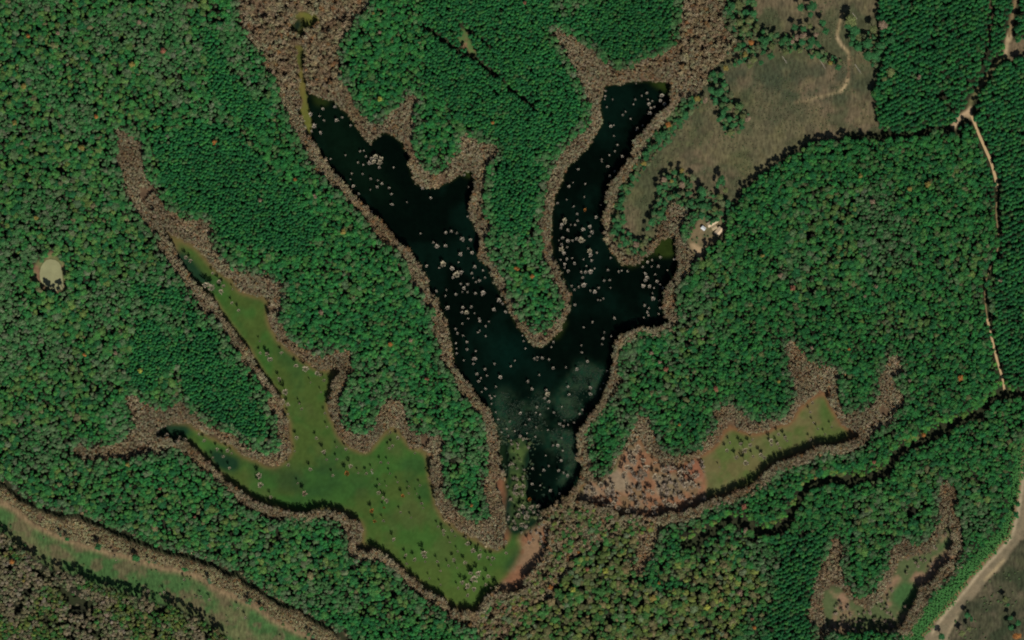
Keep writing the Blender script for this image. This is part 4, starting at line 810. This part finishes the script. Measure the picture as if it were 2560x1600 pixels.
for key, lst in bucket.items():
    lst.sort(key=lambda e: e[0])
    for n_, (dist, s, w, d) in enumerate(lst):
        name, crown_me, trunk_me, px, py, rpx, h, tint, cw, ctx, uniq, grp = s
        zc = h*.75
        onw = m_pond[idx(px, py)]
        gz = -.6 if onw and name == "drowned_tree" else 0
        p = unproj(np.array([px]), np.array([py]), zc+gz)[0]
        e = bpy.data.objects.new(name, None); e.location = (p[0], p[1], gz); e.rotation_euler = (0, 0, gg.uniform(0, 6.28))
        e.empty_display_size = .5
        rm = rpx*M_PER_PX; e.scale = (rm*gg.uniform(.92, 1.1), rm*gg.uniform(.92, 1.1), h)
        if uniq:
            lab = f"{size_word(rpx)} {cw} {ctx}, {ORD[n_]+' ' if len(lst) > 1 else ''}{d} of {w}"
            lab = lab.replace("nearest "+d+" of", "one "+d+" of") if len(lst) > 1 else lab
            for a_, b_ in (("standing ", ""), ("at the open field edge", "by open field"), (" the ", " "), ("standing", "in"), ("broadleaf crown in closed forest", "broadleaf crown"), ("conical pine crown in closed forest", "conical pine crown"), ("leafless tree in dark water", "leafless pond tree"), ("leafless tree on open marsh", "leafless marsh tree"), ("autumn crown among green trees", "autumn crown")):
                if len(lab.split()) > 16: lab = lab.replace(a_, b_)
        else:
            lab = f"{'wider' if rpx > 7.5 else 'narrower'} {cw} {ctx}, {'just ' if dist < 70 else '' if dist < 130 else 'well ' if dist < 200 else 'far '}{d} of {w}"
            if len(lab.split()) > 16: lab = lab.replace(" in closed forest", "")
        tag(link(e), lab, "tree", grp)
        a = bpy.data.objects.new("trunk", trunk_me); link(a, e)
        c_ = bpy.data.objects.new("crown", crown_me); c_["tint"] = [float(v) for v in tint]; link(c_, e)

# ---------------------------------------------------------------- the mass of the forest, by geometry nodes
def stuff(name, rows, crowns, trunk_me, z_over=.0):
    n = len(rows)
    px = np.array([r[1] for r in rows]); py = np.array([r[2] for r in rows]); R = np.array([r[3] for r in rows]); Hh = np.array([r[4] for r in rows])
    tint = np.array([r[5] for r in rows]); p = unproj(px, py, Hh*.75)
    gz = np.where(m_pond[idx(px, py)], -.5, -.05)
    me = bpy.data.meshes.new(name+"_points"); me.vertices.add(n); me.vertices.foreach_set("co", np.c_[p, gz].astype(np.float32).ravel())
    def fa(nm, ty, key, v): a = me.attributes.new(nm, ty, 'POINT'); a.data.foreach_set(key, np.ascontiguousarray(v, np.float32 if ty != 'INT' else np.int32).ravel())
    g_ = np.random.default_rng(len(rows))
    fa("tint", 'FLOAT_VECTOR', "vector", tint); fa("sz", 'FLOAT_VECTOR', "vector", np.c_[R*g_.uniform(.9, 1.15, n), R*g_.uniform(.9, 1.15, n), Hh])
    fa("rot", 'FLOAT_VECTOR', "vector", np.c_[g_.uniform(-.05, .05, n), g_.uniform(-.05, .05, n), g_.uniform(0, 6.28, n)]); fa("which", 'INT', "value", g_.integers(0, len(crowns), n))
    me.update()
    ng = bpy.data.node_groups.new(name+"_nodes", 'GeometryNodeTree')
    ng.interface.new_socket("Geometry", in_out='INPUT', socket_type='NodeSocketGeometry'); ng.interface.new_socket("Geometry", in_out='OUTPUT', socket_type='NodeSocketGeometry')
    N = ng.nodes; gi = N.new("NodeGroupInput"); go = N.new("NodeGroupOutput"); ip = N.new("GeometryNodeInstanceOnPoints")
    join = N.new("GeometryNodeGeometryToInstance")
    for cm in reversed(crowns):
        src = bpy.data.objects.new(name+"_form", cm)     # geometry only, never linked to the scene
        oi = N.new("GeometryNodeObjectInfo"); oi.inputs["Object"].default_value = src; oi.transform_space = 'ORIGINAL'
        last = oi.outputs["Geometry"]
        if trunk_me:
            ts = bpy.data.objects.new(name+"_stem", trunk_me); ti = N.new("GeometryNodeObjectInfo"); ti.inputs["Object"].default_value = ts
            jg = N.new("GeometryNodeJoinGeometry"); ng.links.new(ti.outputs["Geometry"], jg.inputs[0]); ng.links.new(last, jg.inputs[0]); last = jg.outputs[0]
        gti = N.new("GeometryNodeGeometryToInstance"); ng.links.new(last, gti.inputs[0]); forms = gti.outputs[0]
        if 'allj' not in locals(): allj = N.new("GeometryNodeJoinGeometry")
        ng.links.new(forms, allj.inputs[0])
    def na(nm, ty):
        a = N.new("GeometryNodeInputNamedAttribute"); a.data_type = ty; a.inputs["Name"].default_value = nm; return a.outputs["Attribute"]
    N.remove(join)
    ng.links.new(gi.outputs[0], ip.inputs["Points"]); ng.links.new(allj.outputs[0], ip.inputs["Instance"]); ip.inputs["Pick Instance"].default_value = True
    ng.links.new(na("which", 'INT'), ip.inputs["Instance Index"]); ng.links.new(na("sz", 'FLOAT_VECTOR'), ip.inputs["Scale"])
    er = N.new("FunctionNodeEulerToRotation"); ng.links.new(na("rot", 'FLOAT_VECTOR'), er.inputs[0]); ng.links.new(er.outputs[0], ip.inputs["Rotation"])
    ng.links.new(ip.outputs[0], go.inputs[0])
    o = link(bpy.data.objects.new(name, me)); md = o.modifiers.new("scatter", 'NODES'); md.node_group = ng
    return tag(o, kind="stuff")
rest = [TREES[i] for i in range(len(TREES)) if i not in taken]
def sel(k): return [r for r in rest if r[0] == k]
tag(stuff("broadleaf_forest", sel('broad'), BROADS, T_GREEN), "dense mixed green and olive broadleaf canopy covering the hills")
tag(stuff("pine_forest", sel('pine'), PINES, T_GREEN), "fine grained deep green pine canopy in rows and stands")
tag(stuff("leafless_thicket", sel('bank'), BARES, None), "brown leafless thicket fringing the ponds and marshes")
tag(stuff("undergrowth", sel('bush'), BROADS, None), "low scrub and brush on fields, verges and cutover wood")
tag(stuff("reeds", sel('reed'), BROADS[:3], None), "grey green reeds rising from the dark water")
print("TREES", len(TREES), "SINGLE", len(SING))

# ---------------------------------------------------------------- the farmstead
def box(bm, x0, x1, y0, y1, z0, z1, M=None):
    vs = [bm.verts.new(Vector(p)) for p in ((x0, y0, z0), (x1, y0, z0), (x1, y1, z0), (x0, y1, z0), (x0, y0, z1), (x1, y0, z1), (x1, y1, z1), (x0, y1, z1))]
    for f in ((0, 3, 2, 1), (4, 5, 6, 7), (0, 1, 5, 4), (1, 2, 6, 5), (2, 3, 7, 6), (3, 0, 4, 7)): bm.faces.new([vs[i] for i in f])
def part(name, bm, mt, parent):
    me = bpy.data.meshes.new(name); bm.to_mesh(me); bm.free(); me.materials.append(mt)
    return link(bpy.data.objects.new(name, me), parent)
M_TAN = mat("tan_roofing", (.46, .35, .23), .7, noise=(.6, 4, 1), rng=(.85, 1.12)); M_WALL = mat("wall_boards", (.42, .38, .31), .8, noise=(2, 2, 4), rng=(.9, 1.1))
M_METAL = mat("bright_metal_roof", (.50, .52, .52), .6, spec=.4, noise=(6, .5, 1), rng=(.85, 1.1)); M_DARK = mat("window_dark", (.03, .035, .04), .2, spec=.5); M_WOOD = mat("weathered_wood", (.38, .34, .26), .9, noise=(2, 8, 1))
M_BROWNROOF = mat("weathered_roof", (.30, .235, .14), .85, noise=(.6, 4, 1), rng=(.8, 1.15))
def building(px, py, L, Wd, ang, hw, hr, roof_mt, name, label, chimney=False, porch=False):
    p = unproj(np.array([px]), np.array([py]), hw)[0]
    e = bpy.data.objects.new(name, None); e.location = (p[0], p[1], 0); e.rotation_euler = (0, 0, math.radians(ang)); tag(link(e), label, "house" if name != "shed" else "shed")
    bm = bmesh.new(); box(bm, -L/2, L/2, -Wd/2, Wd/2, 0, hw)
    for s in (-1, 1):
        a = [bm.verts.new(q) for q in ((s*L/2, -Wd/2, hw+.002), (s*L/2, Wd/2, hw+.002), (s*L/2, 0, hw+hr-.15))]; bm.faces.new(a if s > 0 else a[::-1])
    part("wall", bm, M_WALL, e)
    for s in (-1, 1):
        bm = bmesh.new(); ov = .5; t = .12; y0 = s*(Wd/2+ov); z0 = hw-ov*hr/(Wd/2)
        vs = [bm.verts.new(q) for q in ((-L/2-ov, 0, hw+hr), (L/2+ov, 0, hw+hr), (L/2+ov, y0, z0), (-L/2-ov, y0, z0), (-L/2-ov, 0, hw+hr+t), (L/2+ov, 0, hw+hr+t), (L/2+ov, y0, z0+t), (-L/2-ov, y0, z0+t))]
        for f in ((0, 1, 2, 3), (4, 7, 6, 5), (0, 4, 5, 1), (1, 5, 6, 2), (2, 6, 7, 3), (3, 7, 4, 0)): bm.faces.new([vs[i] for i in f])
        bmesh.ops.recalc_face_normals(bm, faces=bm.faces); r = part("roof", bm, roof_mt, e)
    bm = bmesh.new(); box(bm, -L/2-.5, L/2+.5, -.18, .18, hw+hr+.1, hw+hr+.2); part("ridge_cap", bm, roof_mt, e)
    for k in range(2):
        for s in (-1, 1):
            bm = bmesh.new(); xw = (-.28+.56*k)*L; y = s*(Wd/2+.02); box(bm, xw-.6, xw+.6, y-.03, y+.03, .9, 2.1); part("window", bm, M_DARK, e)
    bm = bmesh.new(); box(bm, -.5, .5, -Wd/2-.06, -Wd/2-.005, 0, 2.05); part("door", bm, M_WOOD, e)
    if chimney: bm = bmesh.new(); box(bm, L*.2, L*.2+.9, .5, 1.4, hw, hw+hr+1.1); part("chimney", bm, M_BROWNROOF, e)
    return e
building(1781, 557, 13.2, 5.4, 30, 2.8, 1.3, M_TAN, "farmhouse", "long low farmhouse with tan roof in the small clearing beside the pond", True)
building(1758.5, 570.5, 4.8, 3.6, -38, 2.4, .9, M_METAL, "shed", "small shed with a bright white metal roof west of the farmhouse")
building(1797, 578, 9.5, 6.2, 50, 2.6, 1.1, M_TAN, "barn", "short tan roofed barn southeast of the long farmhouse")
building(1785, 568, 6.0, 6.0, 30, 2.6, .8, M_BROWNROOF, "annex", "dull brown roofed annex between the farmhouse and the barn")
# jetty
j = bpy.data.objects.new("jetty", None); p = unproj(np.array([1690]), np.array([646]), 0)[0]; j.location = (p[0], p[1], 0); j.rotation_euler = (0, 0, math.radians(22)); tag(link(j), "short weathered wooden jetty reaching into the small pond bay below the farmhouse", "jetty")
for k in range(12):
    bm = bmesh.new(); x = -3.6+k*.62; box(bm, x, x+.52, -.9, .9, .28, .34); part("plank", bm, M_WOOD, j)
for x in (-3.2, 0, 3.2):
    for s in (-1, 1):
        bm = bmesh.new(); bmesh.ops.create_cone(bm, cap_ends=True, segments=8, radius1=.12, radius2=.11, depth=2.6, matrix=Matrix.Translation((x, s*.95, -.6))); part("post", bm, M_WOOD, j)
# fallen / leaning pale trunks in the field
for n_, (x, y, ln, an, lb) in enumerate([(2055, 158, 16, -56, "longest pale fallen trunk lying across the field south of the thicket"), (2145, 172, 14, -55, "slender pale fallen trunk beside the worn field track"),
        (2137, 40, 10, -52, "pale fallen trunk north of the big olive tree at the pasture"), (1962, 150, 11, -56, "short pale fallen trunk at the north rim of the dry field"), (930, 1181, 5, -60, "thin pale fallen trunk lying on the green marsh")]):
    p = unproj(np.array([x]), np.array([y]), .3)[0]; e = bpy.data.objects.new("fallen_tree", None); e.location = (p[0], p[1], .35); e.rotation_euler = (0, 0, math.radians(an)); tag(link(e), lb, "fallen tree")
    bm = bmesh.new(); bmesh.ops.create_cone(bm, cap_ends=True, segments=7, radius1=.32, radius2=.12, depth=ln, matrix=Matrix.Rotation(math.pi/2, 4, 'Y')); part("trunk", bm, M_PALEBARK, e)
    for k in range(5):
        bm = bmesh.new(); s = 1 if k % 2 else -1
        bmesh.ops.create_cone(bm, cap_ends=True, segments=5, radius1=.1, radius2=.03, depth=2.4, matrix=Matrix.Translation((ln*(.05+.09*k), s*.9, .3)) @ Matrix.Rotation(s*.9, 4, 'Z') @ Matrix.Rotation(1.35, 4, 'Y')); part("branch", bm, M_PALEBARK, e)
